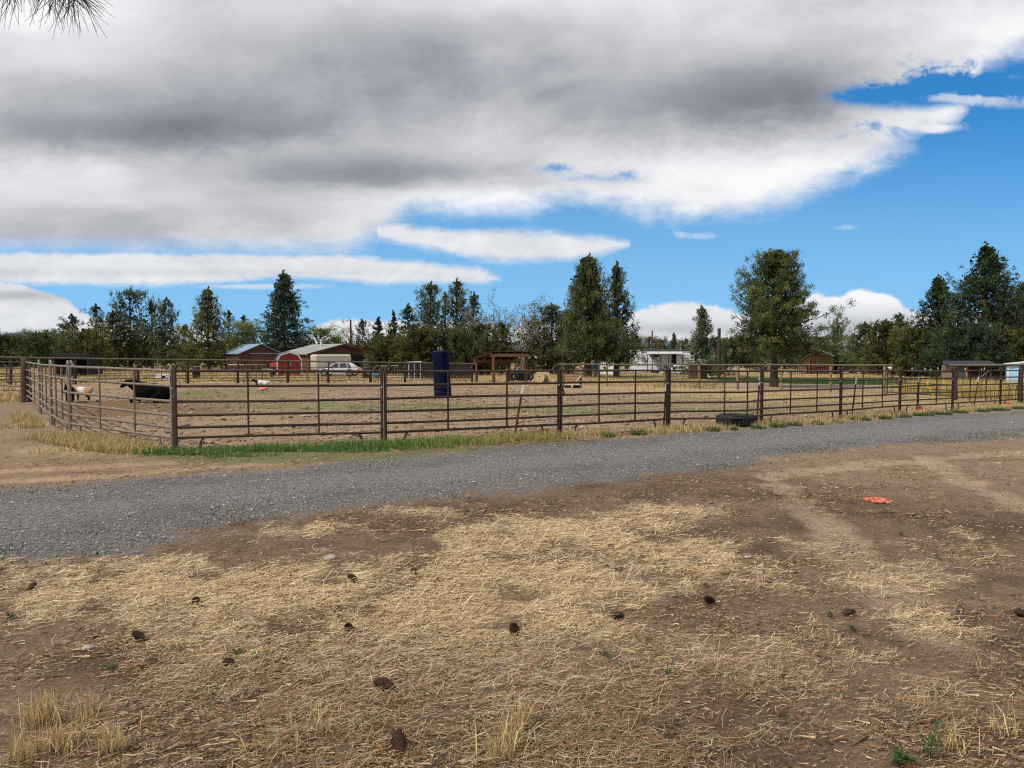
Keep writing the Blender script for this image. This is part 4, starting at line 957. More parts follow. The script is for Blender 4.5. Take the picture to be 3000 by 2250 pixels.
# white tub on the far grass, white bucket on a post, water jug
p = ground(477, 52); mb = MB(); mb.box((-.42, -.25, .05), (.42, .25, .42)); r = mb.build('water_tub', M['white'], None, .05, tuple(p)); tag(r, 'small white box tub on the grass behind the back fence, above the cow', 'tub'); MB().box((.05, -.262, .16), (.30, -.252, .32)).build('opening', M['darkin'], r)
p = at(2607, 1080, BF2[-1][1]); mb = MB(); mb.lathe([(.0, -.09), (.085, -.09), (.105, .09), (.095, .09), (.08, -.07)], 14); r = mb.build('bucket', M['white'], None, loc=tuple(p)); tag(r, 'white bucket hung on the right-hand wooden fence post', 'bucket'); MB().tube([(math.cos(a) * .1, 0, .08 + math.sin(a) * .09) for a in np.linspace(0, math.pi, 8)], .006, 5).build('handle', M['silver'], r)
# slate blue heap and brown fabric at right end
p = G(2898, 1148); u = p[1] / F; N = 1500; g = rng.normal(size=(N, 3)) * np.array([13 * u, .35, 7 * u]) + np.array([0, 0, 12 * u]); g[:, 2] = np.abs(g[:, 2]); a = rng.normal(size=(N, 3)) * .08; b = rng.normal(size=(N, 3)) * .05
V = np.stack([g - a, g + b, g + a, g - b], 1).reshape(-1, 3); tag(link('leafy_shrub', fast_mesh('leafy_shrub', V, np.arange(N * 4).reshape(-1, 4), None, pick([(.08, .09, .19), (.05, .06, .12), (.15, .16, .26)], N).repeat(4, 0), M['leaf']), None, tuple(p)), 'dusty blue shrub among the yellow weeds at the right', 'shrub')
p = G(2987, 1168); u = p[1] / F; mb = MB(); mb.box((-25 * u, -.5, 0), (60 * u, .5, 40 * u)); r = mb.build('hay_stack', mat('dark_brown_heap', (.07, .04, .035), .95, var=.5, scale=5, bump=1), None, .08, tuple(p)); tag(r, 'dark brown covered stack at the right edge behind the fence', 'stack')

# pine cones, stones and weeds in the foreground
def cone_mesh():
    mb = MB(); 
    for k in range(90):
        t = k / 90; a = k * 2.39996; z = -.042 + .085 * t; r0 = .034 * math.sin(math.pi * (.12 + .8 * t)) ** .7; R = Matrix.Rotation(a, 3, 'Z'); s = .013 * (1.1 - .5 * t)
        V = [Vector((r0 * .35, -s * .5, z)), Vector((r0 * .35, s * .5, z)), Vector((r0 * 1.05, s * .9, z + .008)), Vector((r0 * 1.3, 0, z + .018)), Vector((r0 * 1.05, -s * .9, z + .008)), Vector((r0 * .6, 0, z - .006))]
        mb.add([R @ v for v in V], [(0, 4, 3, 2, 1), (5, 1, 2, 3), (5, 3, 4, 0)])
    mb.tube([(0, 0, -.045), (0, 0, .04)], .014, 8); return mb
cones = [(1508, 1866, 1.25, 'dark upright pine cone in the middle of the straw, nearest the picture centre'), (1130, 2025, 1.3, 'opened-out pine cone in a dark hollow of the lower middle straw'), (1170, 2200, 1.3, 'dark pine cone at the bottom edge in the dead grass'), (1212, 1683, 1.0, 'dark pine cone on the pale straw near the drive'), (1035, 1704, 1.0, 'brown pine cone in a bare spot left of the pale straw patch'), (1020, 1850, 1.0, 'half-buried brown pine cone left of the upright cone'), (574, 1768, 1.0, 'small dark pine cone on bare soil at the left'), (410, 1877, 1.0, 'small pine cone in straw at the left'), (675, 1957, 1.0, 'dark pine cone beside a little green weed'), (1812, 1815, 1.0, 'brown pine cone at the right edge of the straw patch'), (1793, 1610, .9, 'upper of the pine cones on the pale straw at the drive side'), (2484, 1805, 1.0, 'dark pine cone lying on the right-hand dirt'), (2080, 1768, .9, 'small black pine cone on dirt right of the straw patch'), (2985, 1806, 1.1, 'black pine cone at the far right edge'), (92, 1728, .9, 'dark pine cone at the far left edge of the straw')]
cm = None
for (a, b, s, l) in cones:
    p = G(a, b)
    if cm is None: o = cone_mesh().build('pine_cone', M['cone']); cm = o
    else: o = cm.copy(); COL.objects.link(o)
    o.location = tuple(p + np.array([0, 0, .028 * s])); o.rotation_euler = (rng.uniform(.9, 1.9) if a != 1508 else .25, rng.uniform(-.4, .4), rng.uniform(0, 6)); s *= .70; o.scale = (s * .95, s * rng.uniform(.7, 1.0), s * rng.uniform(1.1, 1.45)); tag(o, l, 'pine cone', 'pine cones on the ground')
for (a, b, s, l) in [(968, 1636, .045, 'pale rounded stone on the dirt between drive and straw'), (258, 1900, .03, 'small flat pale stone at the left of the straw'), (2190, 1045 + 590, .03, 'little pale stone on the right-hand dirt')]:
    p = G(a, b); mb = MB(); mb.lathe([(0, -.3 * s), (s * .9, -.1 * s), (s, .25 * s), (s * .6, .6 * s), (0, .7 * s)], 9); o = mb.build('stone', M['stone'], None, loc=tuple(p)); o.scale = (1.3, .9, 1); o.rotation_euler = (0, 0, a); tag(o, l, 'stone', 'loose stones')
def weed(px, py, h, nl, spread, label, name='weed', group='green weeds in the dirt', leafw=.010, tall=False, cols=[(.05, .10, .03), (.07, .13, .04), (.09, .12, .05)]):
    p = G(px, py); V = []; ns = max(3, nl // 12)
    for s in range(ns):
        a = rng.uniform(0, 6.28); el = rng.uniform(.5, 1.4) if not tall else rng.uniform(1.0, 1.5); L = h * rng.uniform(.6, 1.1); d = np.array([math.cos(a) * math.cos(el), math.sin(a) * math.cos(el), math.sin(el)])
        s0 = np.array([rng.normal(0, spread * .3), rng.normal(0, spread * .3), 0]); w = np.cross(d, [0, 0, 1.]); w = w / np.linalg.norm(w) * .002; V.append([s0 - w, s0 + w, s0 + d * L + w * .5, s0 + d * L - w * .5])
        for k in range(12):
            q = s0 + d * L * rng.uniform(.15, 1); a2 = rng.uniform(0, 6.28); e = np.array([math.cos(a2), math.sin(a2), rng.uniform(-.1, .8)]); e /= np.linalg.norm(e); g = np.cross(e, [rng.normal(), rng.normal(), 1]); g /= np.linalg.norm(g); ll = leafw * rng.uniform(1.2, 2.6)
            V.append([q, q + e * ll * .5 + g * leafw * .35, q + e * ll, q + e * ll * .5 - g * leafw * .35])
    V = np.array(V).reshape(-1, 3); n = len(V) // 4
    o = link(name, fast_mesh(name, V, np.arange(n * 4).reshape(-1, 4), None, pick(cols, n).repeat(4, 0), M['grass']), None, tuple(p)); tag(o, label, 'weed', group)
for (a, b, h, l) in [(35, 1815, .06, 'green weed sprig at the left edge of the straw'), (705, 1918, .07, 'green weed pair beside a pine cone in the straw'), (760, 1930, .05, 'small green weed right of the weed pair'), (330, 1965, .05, 'dull green weed in the lower left straw'), (1745, 1845, .06, 'green weed at the right edge of the pale straw'), (1775, 1925, .06, 'green weed near the lower right of the straw patch'), (1960, 1975, .09, 'upright green weed between the straw patch and bare dirt'), (2500, 1850, .05, 'low green weed beside the pine cone on the right dirt'), (2640, 1570, .05, 'flat green weed on the dirt below the orange twine'), (2430, 1805, .04, 'tiny green weed left of the pine cone on the right dirt')]:
    weed(a, b, h, 60, .03, l)
weed(2720, 2225, .17, 90, .04, 'tall feathery green weed at the lower right corner', 'tall_weed', None, .013, True); weed(2650, 2240, .07, 110, .05, 'leafy dark green weed at the bottom edge, lower right', 'tall_weed', None, .016)
# weed tussocks along the road's far edge
i = 0
for (a, b, w) in [(2085, 1262, 40), (2145, 1259, 26), (2220, 1256, 36), (2280, 1252, 42), (2320, 1247, 48), (2390, 1243, 34), (2440, 1238, 46), (2520, 1231, 52), (2580, 1227, 56), (2640, 1223, 52), (2700, 1218, 66), (2755, 1215, 60), (2810, 1210, 46), (2870, 1206, 50), (2925, 1203, 56), (2985, 1198, 46), (1985, 1262, 24), (1870, 1273, 40), (1780, 1280, 36)]:
    p = G(a, b); u = p[1] / F; N = 420; an = rng.uniform(0, 6.28, N); rad = np.sqrt(rng.random(N)); q = np.c_[rad * np.cos(an) * w * u * .55, rad * np.sin(an) * .22]; h = rng.uniform(.05, .2, N) * (1 - .5 * rad) * (w / 46) ** .5
    la = an + rng.normal(0, .6, N); ln = h * rng.uniform(.2, .9, N); V = np.empty((N, 3, 3)); wd = rng.uniform(.008, .016, N); pa = rng.uniform(0, 6.28, N)
    V[:, 0] = np.c_[q[:, 0] - wd * np.cos(pa), q[:, 1] - wd * np.sin(pa), 0 * h]; V[:, 1] = np.c_[q[:, 0] + wd * np.cos(pa), q[:, 1] + wd * np.sin(pa), 0 * h]; V[:, 2] = np.c_[q[:, 0] + np.cos(la) * ln, q[:, 1] + np.sin(la) * ln, h]
    side = ['third', 'next', 'broad', 'bushy']; o = link('weed_tussock', fast_mesh('weed_tussock', V.reshape(-1, 3), None, np.arange(N * 3).reshape(-1, 3), pick([(.10, .15, .055), (.13, .18, .07), (.08, .12, .045), (.20, .20, .09)], N).repeat(3, 0), M['grass']), None, tuple(p))
    tag(o, 'grey-green weed tussock at the foot of the roadside fence, one of a broken row', 'weed', 'weed tussocks along the far road edge'); i += 1
# ------------------------------------------------------------------ buildings and vehicles beyond
def gable_house(r, W, L, hw, hr, wallm, roofm, oh=.3, th=.12, fasc=None, ridge_off=.5):
    """local x along the gable front, y towards the back; front at y=0"""
    xr = W * ridge_off
    MB().prism([(0, -.3), (W, -.3), (W, hw), (xr, hr), (0, hw)], 0, L).build('wall', M[wallm], r)
    s1 = (hr - hw) / xr; s2 = (hr - hw) / (W - xr); mb = MB(); e = .03
    slab(mb, [(-oh, -oh, hw - oh * s1 + th + e), (xr, -oh, hr + th + e), (xr, L + oh, hr + th + e), (-oh, L + oh, hw - oh * s1 + th + e)], th)
    slab(mb, [(xr, -oh, hr + th + e), (W + oh, -oh, hw - oh * s2 + th + e), (W + oh, L + oh, hw - oh * s2 + th + e), (xr, L + oh, hr + th + e)], th)
    rf = mb.build('roof', M[roofm], r)
    if fasc:
        mb = MB()
        for (a, b) in (((-oh, hw - oh * s1), (xr, hr)), ((xr, hr), (W + oh, hw - oh * s2))):
            P = [(a[0], -oh - .03, a[1] - .12), (b[0], -oh - .03, b[1] - .12), (b[0], -oh - .03, b[1] + th + e - .01), (a[0], -oh - .03, a[1] + th + e - .01)]
            mb.add(P + [(x, y + .025, z) for x, y, z in P], [(0, 1, 2, 3), (7, 6, 5, 4), (0, 4, 5, 1), (2, 6, 7, 3), (1, 5, 6, 2), (3, 7, 4, 0)])
        mb.build('fascia', M[fasc], r)
    return rf

def depth_ground(px, Y): return ground(px, Y)
def ztop(px, py, p): return float(at(px, py, p[1])[2] - p[2])

# dark barn with blue-grey roof
p = depth_ground(702, 88); u = p[1] / F; r = empty('barn', p, math.radians(40), 'dark brown barn with blue-grey metal roof, left of the red gambrel shed', 'barn')
hw, hr = ztop(702, 1036, p), ztop(770, 1009, p)
rf = gable_house(r, 5.3, 5.6, hw, hr, 'brownwall', 'blueroof', .28, .08)
MB().box((1.5, -.06, -.2), (4.6, -.01, hw - .1)).build('sliding_door', M['brownwall2'], r); MB().box((1.3, -.10, hw + .0), (5.0, -.03, hw + .07)).build('door_track', M['silver'], r)
# low grey roof between
p = depth_ground(800, 112); r = empty('outbuilding', p, math.radians(8), 'low dark outbuilding whose grey roof shows between the blue-roofed barn and the brown house', 'outbuilding')
gable_house(r, 9, 6, ztop(800, 1033, p), ztop(800, 1014, p), 'brownwall', 'darkroof'); r.rotation_euler[2] = math.radians(95); r.location = tuple(depth_ground(905, 114))
# brown building with grey roof
p = depth_ground(906, 84); u = p[1] / F; r = empty('farm_building', p, math.radians(38), 'long brown farm building with grey shingle roof and open dark bay on its right', 'building')
hw, hr = ztop(906, 1038, p), ztop(1007, 1010, p)
rf = gable_house(r, 8.7, 9.2, hw, hr, 'brownwall2', 'greyroof', .35, .14, 'brownwall')
MB().box((5.3, -.05, -.25), (8.35, -.008, hw + .0)).build('bay_shade_panel', M['darkin'], r)  # flat dark panel painted for the shade inside the open bay
MB().box((5.15, -.09, -.25), (5.3, -.01, hw + .1)).build('door_jamb', M['brownwall'], r); MB().box((6.9, -.12, .5), (7.7, -.07, 1.6)).build('window_frame', M['grate'], r)
MB().tube([(3.0, 3.5, hr - .6), (3.0, 3.5, hr + .55)], .14, 10).build('flue', M['whited'], rf); MB().lathe([(.0, .72), (.2, .64), (.2, .55), (.13, .55)], 10, (3.0, 3.5, hr)).build('flue_cap', M['silver'], rf)
# red gambrel shed
p = depth_ground(812, 72); u = p[1] / F; r = empty('garden_shed', p, math.radians(24), 'small red gambrel shed with white corner trim', 'shed')
W_ = 71 * u / math.cos(math.radians(8)); h0, h1, h2 = ztop(812, 1057, p), ztop(812, 1040, p), ztop(812, 1032, p); L_ = 2.6; W_ *= .97
prof = [(0, -.1), (W_, -.1), (W_, h0), (W_ * .86, h1), (W_ * .5, h2), (W_ * .14, h1), (0, h0)]
MB().prism(prof, 0, L_).build('wall', M['redwall'], r); mb = MB()
for (a, b) in ((6, 5), (5, 4), (4, 3), (3, 2)):
    (x0, z0), (x1, z1) = prof[a], prof[b]
    slab(mb, [(x0, .02, z0 + .09), (x1, .02, z1 + .09), (x1, L_ + .12, z1 + .09), (x0, L_ + .12, z0 + .09)], .08)
mb.build('roof', M['darkroof'], r)
def strip_(mb, a, b, w, y=-.07, y1=-.01):
    a, b = Vector((a[0], 0, a[1])), Vector((b[0], 0, b[1])); d = (b - a).normalized(); n = Vector((-d.z, 0, d.x)) * w / 2
    V = [(q.x, yy, q.z) for yy in (y, y1) for q in (a + n, b + n, b - n, a - n)]; mb.add(V, [(0, 1, 2, 3), (7, 6, 5, 4), (0, 4, 5, 1), (1, 5, 6, 2), (2, 6, 7, 3), (3, 7, 4, 0)])
mb = MB()
for (a, b) in ((6, 5), (5, 4), (4, 3), (3, 2)): strip_(mb, prof[a], prof[b], .13)
strip_(mb, (0.02, -.1), (0.02, h0), .13); strip_(mb, (W_ - .02, -.1), (W_ - .02, h0), .13); mb.build('white_trim', M['white'], r)
for s in (0, 1):
    d = MB().box((W_ * (.2 + .3 * s) + .01, -.045, 0), (W_ * (.5 + .3 * s) - .01, -.004, h0 * .97)).build('door', M['redwall'], r); MB().box((W_ * .5 + (.06 if s else -.1), -.08, .95), (W_ * .5 + (.1 if s else -.06), -.046, 1.2)).build('handle', M['white'], d)
MB().box((W_ * .46, -.04, h1 + .0), (W_ * .54, -.004, h1 + .16)).build('gable_vent', mat('purple_vent', (.12, .02, .06), .7), r)
# things left of the shed
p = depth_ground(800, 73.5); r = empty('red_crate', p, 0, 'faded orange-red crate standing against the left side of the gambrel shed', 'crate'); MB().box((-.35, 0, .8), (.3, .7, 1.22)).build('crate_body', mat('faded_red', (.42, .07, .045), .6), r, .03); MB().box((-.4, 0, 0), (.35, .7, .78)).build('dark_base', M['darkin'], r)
# beige box trailer
p = depth_ground(925, 74); u = p[1] / F; r = empty('box_trailer', p, math.radians(30), 'beige box trailer parked in front of the brown farm building', 'trailer')
W_ = 101 * u / .94; L_ = 2.3; h = ztop(925, 1038.5, p)
MB().box((0, 0, .45), (W_, L_, h)).build('box_body', M['beige'], r, .18)
for x in (W_ * .3, W_ * .42):
    w = MB(); w.tube([(x, -.03, .36), (x, .2, .36)], .36, 18); w.build('wheel', M['rubber'], r)
mb = MB(); mb.box((.05, -.015, .48), (W_ - .05, -.003, .56)); mb.box((.1, -.012, h - .3), (W_ - .1, -.003, h - .26)); mb.build('body_strip', M['silver'], r)
MB().box((W_ * .72, -.02, .6), (W_ * .94, -.004, h - .35)).build('side_door', M['beige'], r, .01)

# cars
def car(r, L=4.3, m='white', hatch=False, h=1.42, W=1.68):
    """faces -x; side towards -y"""
    k = L / 4.3; zs = h / 1.42
    low = [(0, .32), (.02, .55), (.12, .66), (.55, .74), (1.15, .82), (1.35, .86), (3.55, .90), (4.0, .90), (4.22, .84), (4.3, .62), (4.28, .35), (3.9, .24), (.35, .24)]
    low = [(x * k, z * zs) for x, z in low]
    V = []; n = len(low)
    for yy, s in ((-W / 2, .0), (-W / 2 + .06, 1), (W / 2 - .06, 1), (W / 2, 0)):
        V += [(x, yy, z - (0 if s else 0)) for x, z in low]
    # rounded flank: pull outer rings in at sill and shoulder
    V = [(x, y * (.97 if z > .8 * zs or z < .3 * zs else 1.0), z) for x, y, z in V]
    mb = MB(); Fc = [(a * n + i, a * n + (i + 1) % n, (a + 1) * n + (i + 1) % n, (a + 1) * n + i) for a in range(3) for i in range(n)] + [tuple(range(n - 1, -1, -1)), tuple(range(3 * n, 4 * n))]
    mb.add(V, Fc); mb.build('body', M[m], r, .05)
    cab = [(1.15, .84), (1.85, 1.30), (2.25, 1.42), (2.85, 1.42), (3.35, 1.28), (3.85, .90)] if not hatch else [(1.15, .84), (1.75, 1.34), (2.1, 1.45), (3.5, 1.42), (3.95, 1.2), (4.15, .9)]
    cab = [(x * k, z * zs) for x, z in cab]; nc = len(cab); V = []
    for s in (-1, 1): V += [(x, s * (W / 2 - .05 - max(0, (z - .86 * zs)) * .35), z) for x, z in cab]
    MB().add(V, [tuple(range(nc)), tuple(range(2 * nc - 1, nc - 1, -1))] + [(i, nc + i, nc + i + 1, i + 1) for i in range(nc - 1)]).build('cabin', M[m], r, .03)
    for s in (-1, 1):
        def wq(x0, x1, x2, x3, z0=.90, z1=1.32):
            f = lambda x, z: (x * k, s * (W / 2 - .05 - max(0, (z - .86)) * .35 * zs + .006), z * zs)
            MB().add([f(x0, z0), f(x1, z0), f(x2, z1), f(x3, z1)], [(0, 1, 2, 3)]).build('side_window', M['glass'], r)
        wq(1.38, 2.28, 2.28, 1.92); wq(2.36, 3.15, 3.05, 2.36); wq(3.22, 3.62, 3.28, 3.12)
    f = lambda x, y, z: (x * k, y * (W / 2 - .05 - max(0, z - .86) * .35), z * zs)
    MB().quad(f(1.19, -.9, .885), f(1.19, .9, .885), f(1.80, .88, 1.285), f(1.80, -.88, 1.285)).build('windscreen', M['glass'], r, loc=(-.012, 0, .008))
    for x in (.80, 3.42):
        for s in (-1, 1):
            w = MB(); w.lathe([(.19, -.1), (.30, -.11), (.325, -.07), (.325, .07), (.30, .11), (.19, .1)], 20, (x * k, s * (W / 2 - .09), .32), Matrix.Rotation(math.pi / 2, 3, 'X')); wo = w.build('wheel', M['rubber'], r)
            MB().lathe([(.0, -.115), (.12, -.105), (.19, -.10), (.2, .10), (.12, .105), (.0, .115)], 14, (x * k, s * (W / 2 - .09), .32), Matrix.Rotation(math.pi / 2, 3, 'X')).build('rim', M['chrome'], wo)
            MB().tube([(x * k + .37 * math.cos(a), s * (W / 2 + .005), .33 + .37 * math.sin(a)) for a in np.linspace(.1, math.pi - .1, 12)], .022, 6).build('wheel_arch', M['black'], r)
    for s in (-1, 1):
        MB().box((-.01, s * .55 - .16, .56 * zs), (.10, s * .55 + .16, .66 * zs)).build('headlight', M['silver'], r, .02); MB().box((L - .1, s * .6 - .14, .66 * zs), (L + .005, s * .6 + .14, .80 * zs)).build('tail_light', M['redball'], r, .02)
        MB().box((1.45 * k, s * (W / 2 + .06) - .07, .90), (1.57 * k, s * (W / 2 + .06) + .07, 1.0)).build('mirror', M[m], r, .02)
    MB().box((-.03, -.8, .30 * zs), (.12, .8, .46 * zs)).build('bumper', M[m], r, .03); MB().box((L - .1, -.8, .32 * zs), (L + .03, .8, .5 * zs)).build('bumper', M[m], r, .03)
p = depth_ground(927, 67); r = empty('parked_car', p + np.array([0, .84, 0]), math.radians(-3), 'white car parked in the golden grass in front of the beige box trailer', 'car'); car(r, 125 * 67 / F, 'white', False, 1.36)
p = depth_ground(1941, 92); r = empty('parked_car', p + np.array([0, .84, 0]), math.radians(4), 'white car parked in front of the right half of the mobile home', 'car'); car(r, 82 * 92 / F * 1.05, 'white', True, 1.2, 1.5)
p = depth_ground(1709, 98); r = empty('parked_pickup', p + np.array([0, .9, 0]), math.radians(6), 'blue parked vehicle with pale canopy behind the big juniper trunk', 'pickup truck'); car(r, 47 * 98 / F * 1.75, 'blue', True, 1.75, 1.7)
MB().box((1.9, -.6, 1.66), (4.0, .6, 1.95)).build('canopy_top', M['whited'], r, .08)

# dark lean-to at the far left
p = depth_ground(157, 66); u = p[1] / F; r = empty('open_shed', p, math.radians(4), 'dark open-fronted cattle shed with a thick flat roof at the left, before the trees', 'shed'); W_ = 99 * u; h = ztop(157, 1046, p); h2 = ztop(157, 1037, p)
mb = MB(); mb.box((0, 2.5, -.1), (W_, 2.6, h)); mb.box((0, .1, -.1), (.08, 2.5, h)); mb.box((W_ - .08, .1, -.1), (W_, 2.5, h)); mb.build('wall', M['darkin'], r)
mb = MB(); slab(mb, [(-.2, -.3, h2), (W_ + .2, -.3, h2), (W_ + .2, 2.9, h2 - .25), (-.2, 2.9, h2 - .25)], .24); mb.build('roof', M['dfence'], r)
for x in (.06, W_ * .5, W_ - .06): MB().tube([(x, 0, -.1), (x, 0, h)], .08, 6).build('post', M['logr'], r)
# dark vertical-board fence
p = depth_ground(1190, 62); u = p[1] / F; r = empty('board_fence', p, math.radians(-1), 'dark vertical-board fence behind the blue brush', 'fence'); W_ = 194 * u; h = ztop(1190, 1064, p); mb = MB(); n = 46
for k in range(n): mb.box((k * W_ / n, rng.normal(0, .012), -.1), ((k + .9) * W_ / n, .03, h + rng.normal(0, .03)))
mb.build('boards', M['dfence'], r); MB().box((0, .04, h * .8), (W_, .09, h * .8 + .1)).build('rail', M['logr'], r)
# white bench top left of it
p = depth_ground(1196, 58); u = p[1] / F; r = empty('white_table', p, 0, 'small white-topped table standing before the dark board fence', 'table'); h = ztop(1196, 1060, p); mb = MB(); slab(mb, [(-.1, -.3, h), (38 * u, -.3, h + .06), (38 * u, .4, h + .06), (-.1, .4, h)], .08); mb.build('table_top', M['white'], r)
for x in (.05, .5, 1.0): MB().box((x - .03, -.03, 0), (x + .03, .03, h - .09)).build('leg', M['whited'], r)
# open shelter
P1, P2 = G(1446, 1121), G(1541, 1121); P3, P4 = G(1396, 1118.5), G(1491, 1118.5)
r = empty('open_shelter', P1, 0, 'open timber shelter with a rusty corrugated lean-to roof on four posts', 'shelter'); o = P1
tops = []
for q, ty in ((P1, 1043), (P2, 1043), (P3, 1060), (P4, 1060)):
    h = float((at((q[0] / q[1]) * F + CX, ty, q[1]) - q)[2]); MB().tube([q - o - np.array([0, 0, .1]), q - o + np.array([0, 0, h])], [.115, .10], 8).build('post', M['timber'], r); tops.append(q - o + np.array([0, 0, h]))
ex = np.array([.22, 0, 0])
for a, b in ((0, 1), (2, 3)):
    mb = MB(); q0, q1 = tops[a] - ex, tops[b] + ex; mb.box((q0[0], q0[1] - .07, min(q0[2], q1[2]) - .05), (q1[0], q1[1] + .07, q1[2] + .17)); mb.build('beam', M['timber'], r)
for t in np.linspace(0, 1, 6):
    a = (tops[0] - ex) * (1 - t) + (tops[1] + ex) * t; b = (tops[2] - ex) * (1 - t) + (tops[3] + ex) * t; d = (b - a); a2 = a - d * .08; b2 = b + d * .12; up = np.array([0, 0, .22]); MB().tube([a2 + up, b2 + up], .06, 4).build('rafter', M['timber'], r)
mb = MB(); nx = 60; A0, A1, B0, B1 = tops[0] - ex * 1.6, tops[1] + ex * 1.6, tops[2] - ex * 1.6, tops[3] + ex * 1.6; d = (B0 - A0); A0 = A0 - d * .1; A1 = A1 - d * .1; B0 = B0 + d * .16; B1 = B1 + d * .16
V = []
for k in range(nx + 1):
    t = k / nx; wv = .028 * math.sin(k * math.pi / 2); 
    for (s0, s1) in ((A0, A1), (B0, B1)): V.append(s0 * (1 - t) + s1 * t + np.array([0, 0, .30 + wv]))
V2 = [v - np.array([0, 0, .02]) for v in V]; n = len(V)
mb.add(V + V2, [(2 * k, 2 * k + 2, 2 * k + 3, 2 * k + 1) for k in range(nx)] + [(n + 2 * k + 1, n + 2 * k + 3, n + 2 * k + 2, n + 2 * k) for k in range(nx)] + [(2 * k, n + 2 * k, n + 2 * k + 2, 2 * k + 2) for k in range(nx)] + [(2 * k + 1, 2 * k + 3, n + 2 * k + 3, n + 2 * k + 1) for k in range(nx)])
mb.build('roof', M['rustroof'], r)
# pale building far behind the shelter, and small far buildings
def simple_bldg(px, Y, w, ytop, yeave, label, wm, rm, nm='far_building', th=0.06, win=0, rz=0, Lr=5):
    p = depth_ground(px, Y); u = Y / F; r = empty(nm, p, rz, label, 'building'); W_ = w * u; hw, hr = ztop(px, yeave, p), ztop(px, ytop, p)
    MB().prism([(0, -.2), (Lr, -.2), (Lr, hw), (Lr / 2, hr), (0, hw)], 0, W_, 'x').build('wall', M[wm], r); mb = MB()
    s = (hr - hw) / (Lr / 2); o_ = .25
    slab(mb, [(-.25, -o_, hw - s * o_ + .1), (W_ + .25, -o_, hw - s * o_ + .1), (W_ + .25, Lr / 2, hr + .1), (-.25, Lr / 2, hr + .1)], .08); slab(mb, [(-.25, Lr / 2, hr + .1), (W_ + .25, Lr / 2, hr + .1), (W_ + .25, Lr + o_, hw - s * o_ + .1), (-.25, Lr + o_, hw - s * o_ + .1)], .08)
    mb.build('roof', M[rm], r)
    for k in range(win): x = W_ * (k + .5) / win; MB().box((x - .4, -.03, hw * .35), (x + .4, -.005, hw * .78)).build('window', M['glass'], r)
    return r
simple_bldg(1512, 118, 52, 1046, 1053, 'low grey-brown house glimpsed through the open shelter on the right', 'tan', 'greyroof', win=2)
simple_bldg(1560, 150, 40, 1043, 1050, 'small white building between tree trunks right of the open shelter', 'whited', 'white', win=1)
simple_bldg(2468, 230, 14, 1026, 1032, 'tiny white far-off house right of the log cabin', 'whited', 'white'); simple_bldg(2492, 232, 16, 1028, 1033, 'tiny pale blue far-off house right of the log cabin', 'skyblue', 'whited')
# white garden shed (arched roof)
p = depth_ground(1757, 92); u = p[1] / F; r = empty('metal_shed', p, math.radians(-28), 'low white metal garden shed beside the big juniper, left of the mobile home', 'shed'); W_ = 44 * u / .9; L_ = 2.4; h0, h1 = ztop(1757, 1062, p), ztop(1757, 1051, p)
prof = [(0, -.1), (W_, -.1), (W_, h0), (W_ * .85, h0 + (h1 - h0) * .6), (W_ * .5, h1), (W_ * .15, h0 + (h1 - h0) * .6), (0, h0)]
MB().prism(prof, 0, L_).build('wall', M['whited'], r); mb = MB()
for (a, b) in ((6, 5), (5, 4), (4, 3), (3, 2)): (x0, z0), (x1, z1) = prof[a], prof[b]; slab(mb, [(x0, -.06, z0 + .06), (x1, -.06, z1 + .06), (x1, L_ + .06, z1 + .06), (x0, L_ + .06, z0 + .06)], .05)
mb.build('roof', M['awning'], r)
for s in (0, 1): MB().box((W_ * (.16 + .34 * s) + .01, -.03, 0), (W_ * (.50 + .34 * s) - .01, -.004, h0 * .95)).build('door', M['white'], r)
# mobile home with awning porch
p = depth_ground(1846, 104); u = p[1] / F; r = empty('mobile_home', p, math.radians(-8), 'white single-wide mobile home with a grey awning porch', 'mobile home'); W_ = 214 * u; D_ = 3.6; h = ztop(1846, 1028, p)
MB().box((0, 0, -.2), (W_, D_, h)).build('wall', M['mhwall'], r)
X = lambda px: (px - 1846) * u
Z = lambda py: ztop(1846, py, p)
MB().prism([(-.05, h + .003), (D_ + .05, h + .003), (D_ + .05, h + .12), (D_ / 2, Z(1023.5)), (-.2, h + .1)], X(1875), W_ + .1, 'x').build('roof', M['darkroof'], r)
MB().prism([(-.05, h + .003), (D_ + .05, h + .003), (D_ / 2, Z(1025.5))], -.05, X(1875) - .01, 'x').build('roof', M['whited'], r)
mb = MB(); yA = -2.3
for k in range(3):
    a, b = X(1893 + 33.5 * k) + .03, X(1893 + 33.5 * (k + 1)) - .03; slab(mb, [(a, yA, Z(1036)), (b, yA, Z(1036)), (b, -.02, Z(1029.5)), (a, -.02, Z(1029.5))], .05)
mb.build('awning', M['awning'], r)
for x in (1894, 1908, 1931, 1953, 1960, 1992):
    MB().box((X(x) - .05, yA + .02, -.2), (X(x) + .05, yA + .12, Z(1036) - .06)).build('porch_post', M['dfence'], r)
MB().box((X(1893), yA, Z(1037.5)), (X(1994), yA + .1, Z(1036) - .055)).build('porch_beam', M['dfence'], r)
for (a, b, c, d) in ((1900, 1040, 1928, 1060), (1984, 1040, 1996, 1060), (1884, 1068, 1896, 1050)):
    mb = MB(); mb.tube([(X(a), yA - .02, Z(b)), (X(c), yA - .02, Z(d))], .06, 4); mb.build('brace', M['dfence'], r)
MB().box((X(1905), -2.0, -.1), (X(1992), -.01, .35)).build('porch_deck', M['dfence'], r)
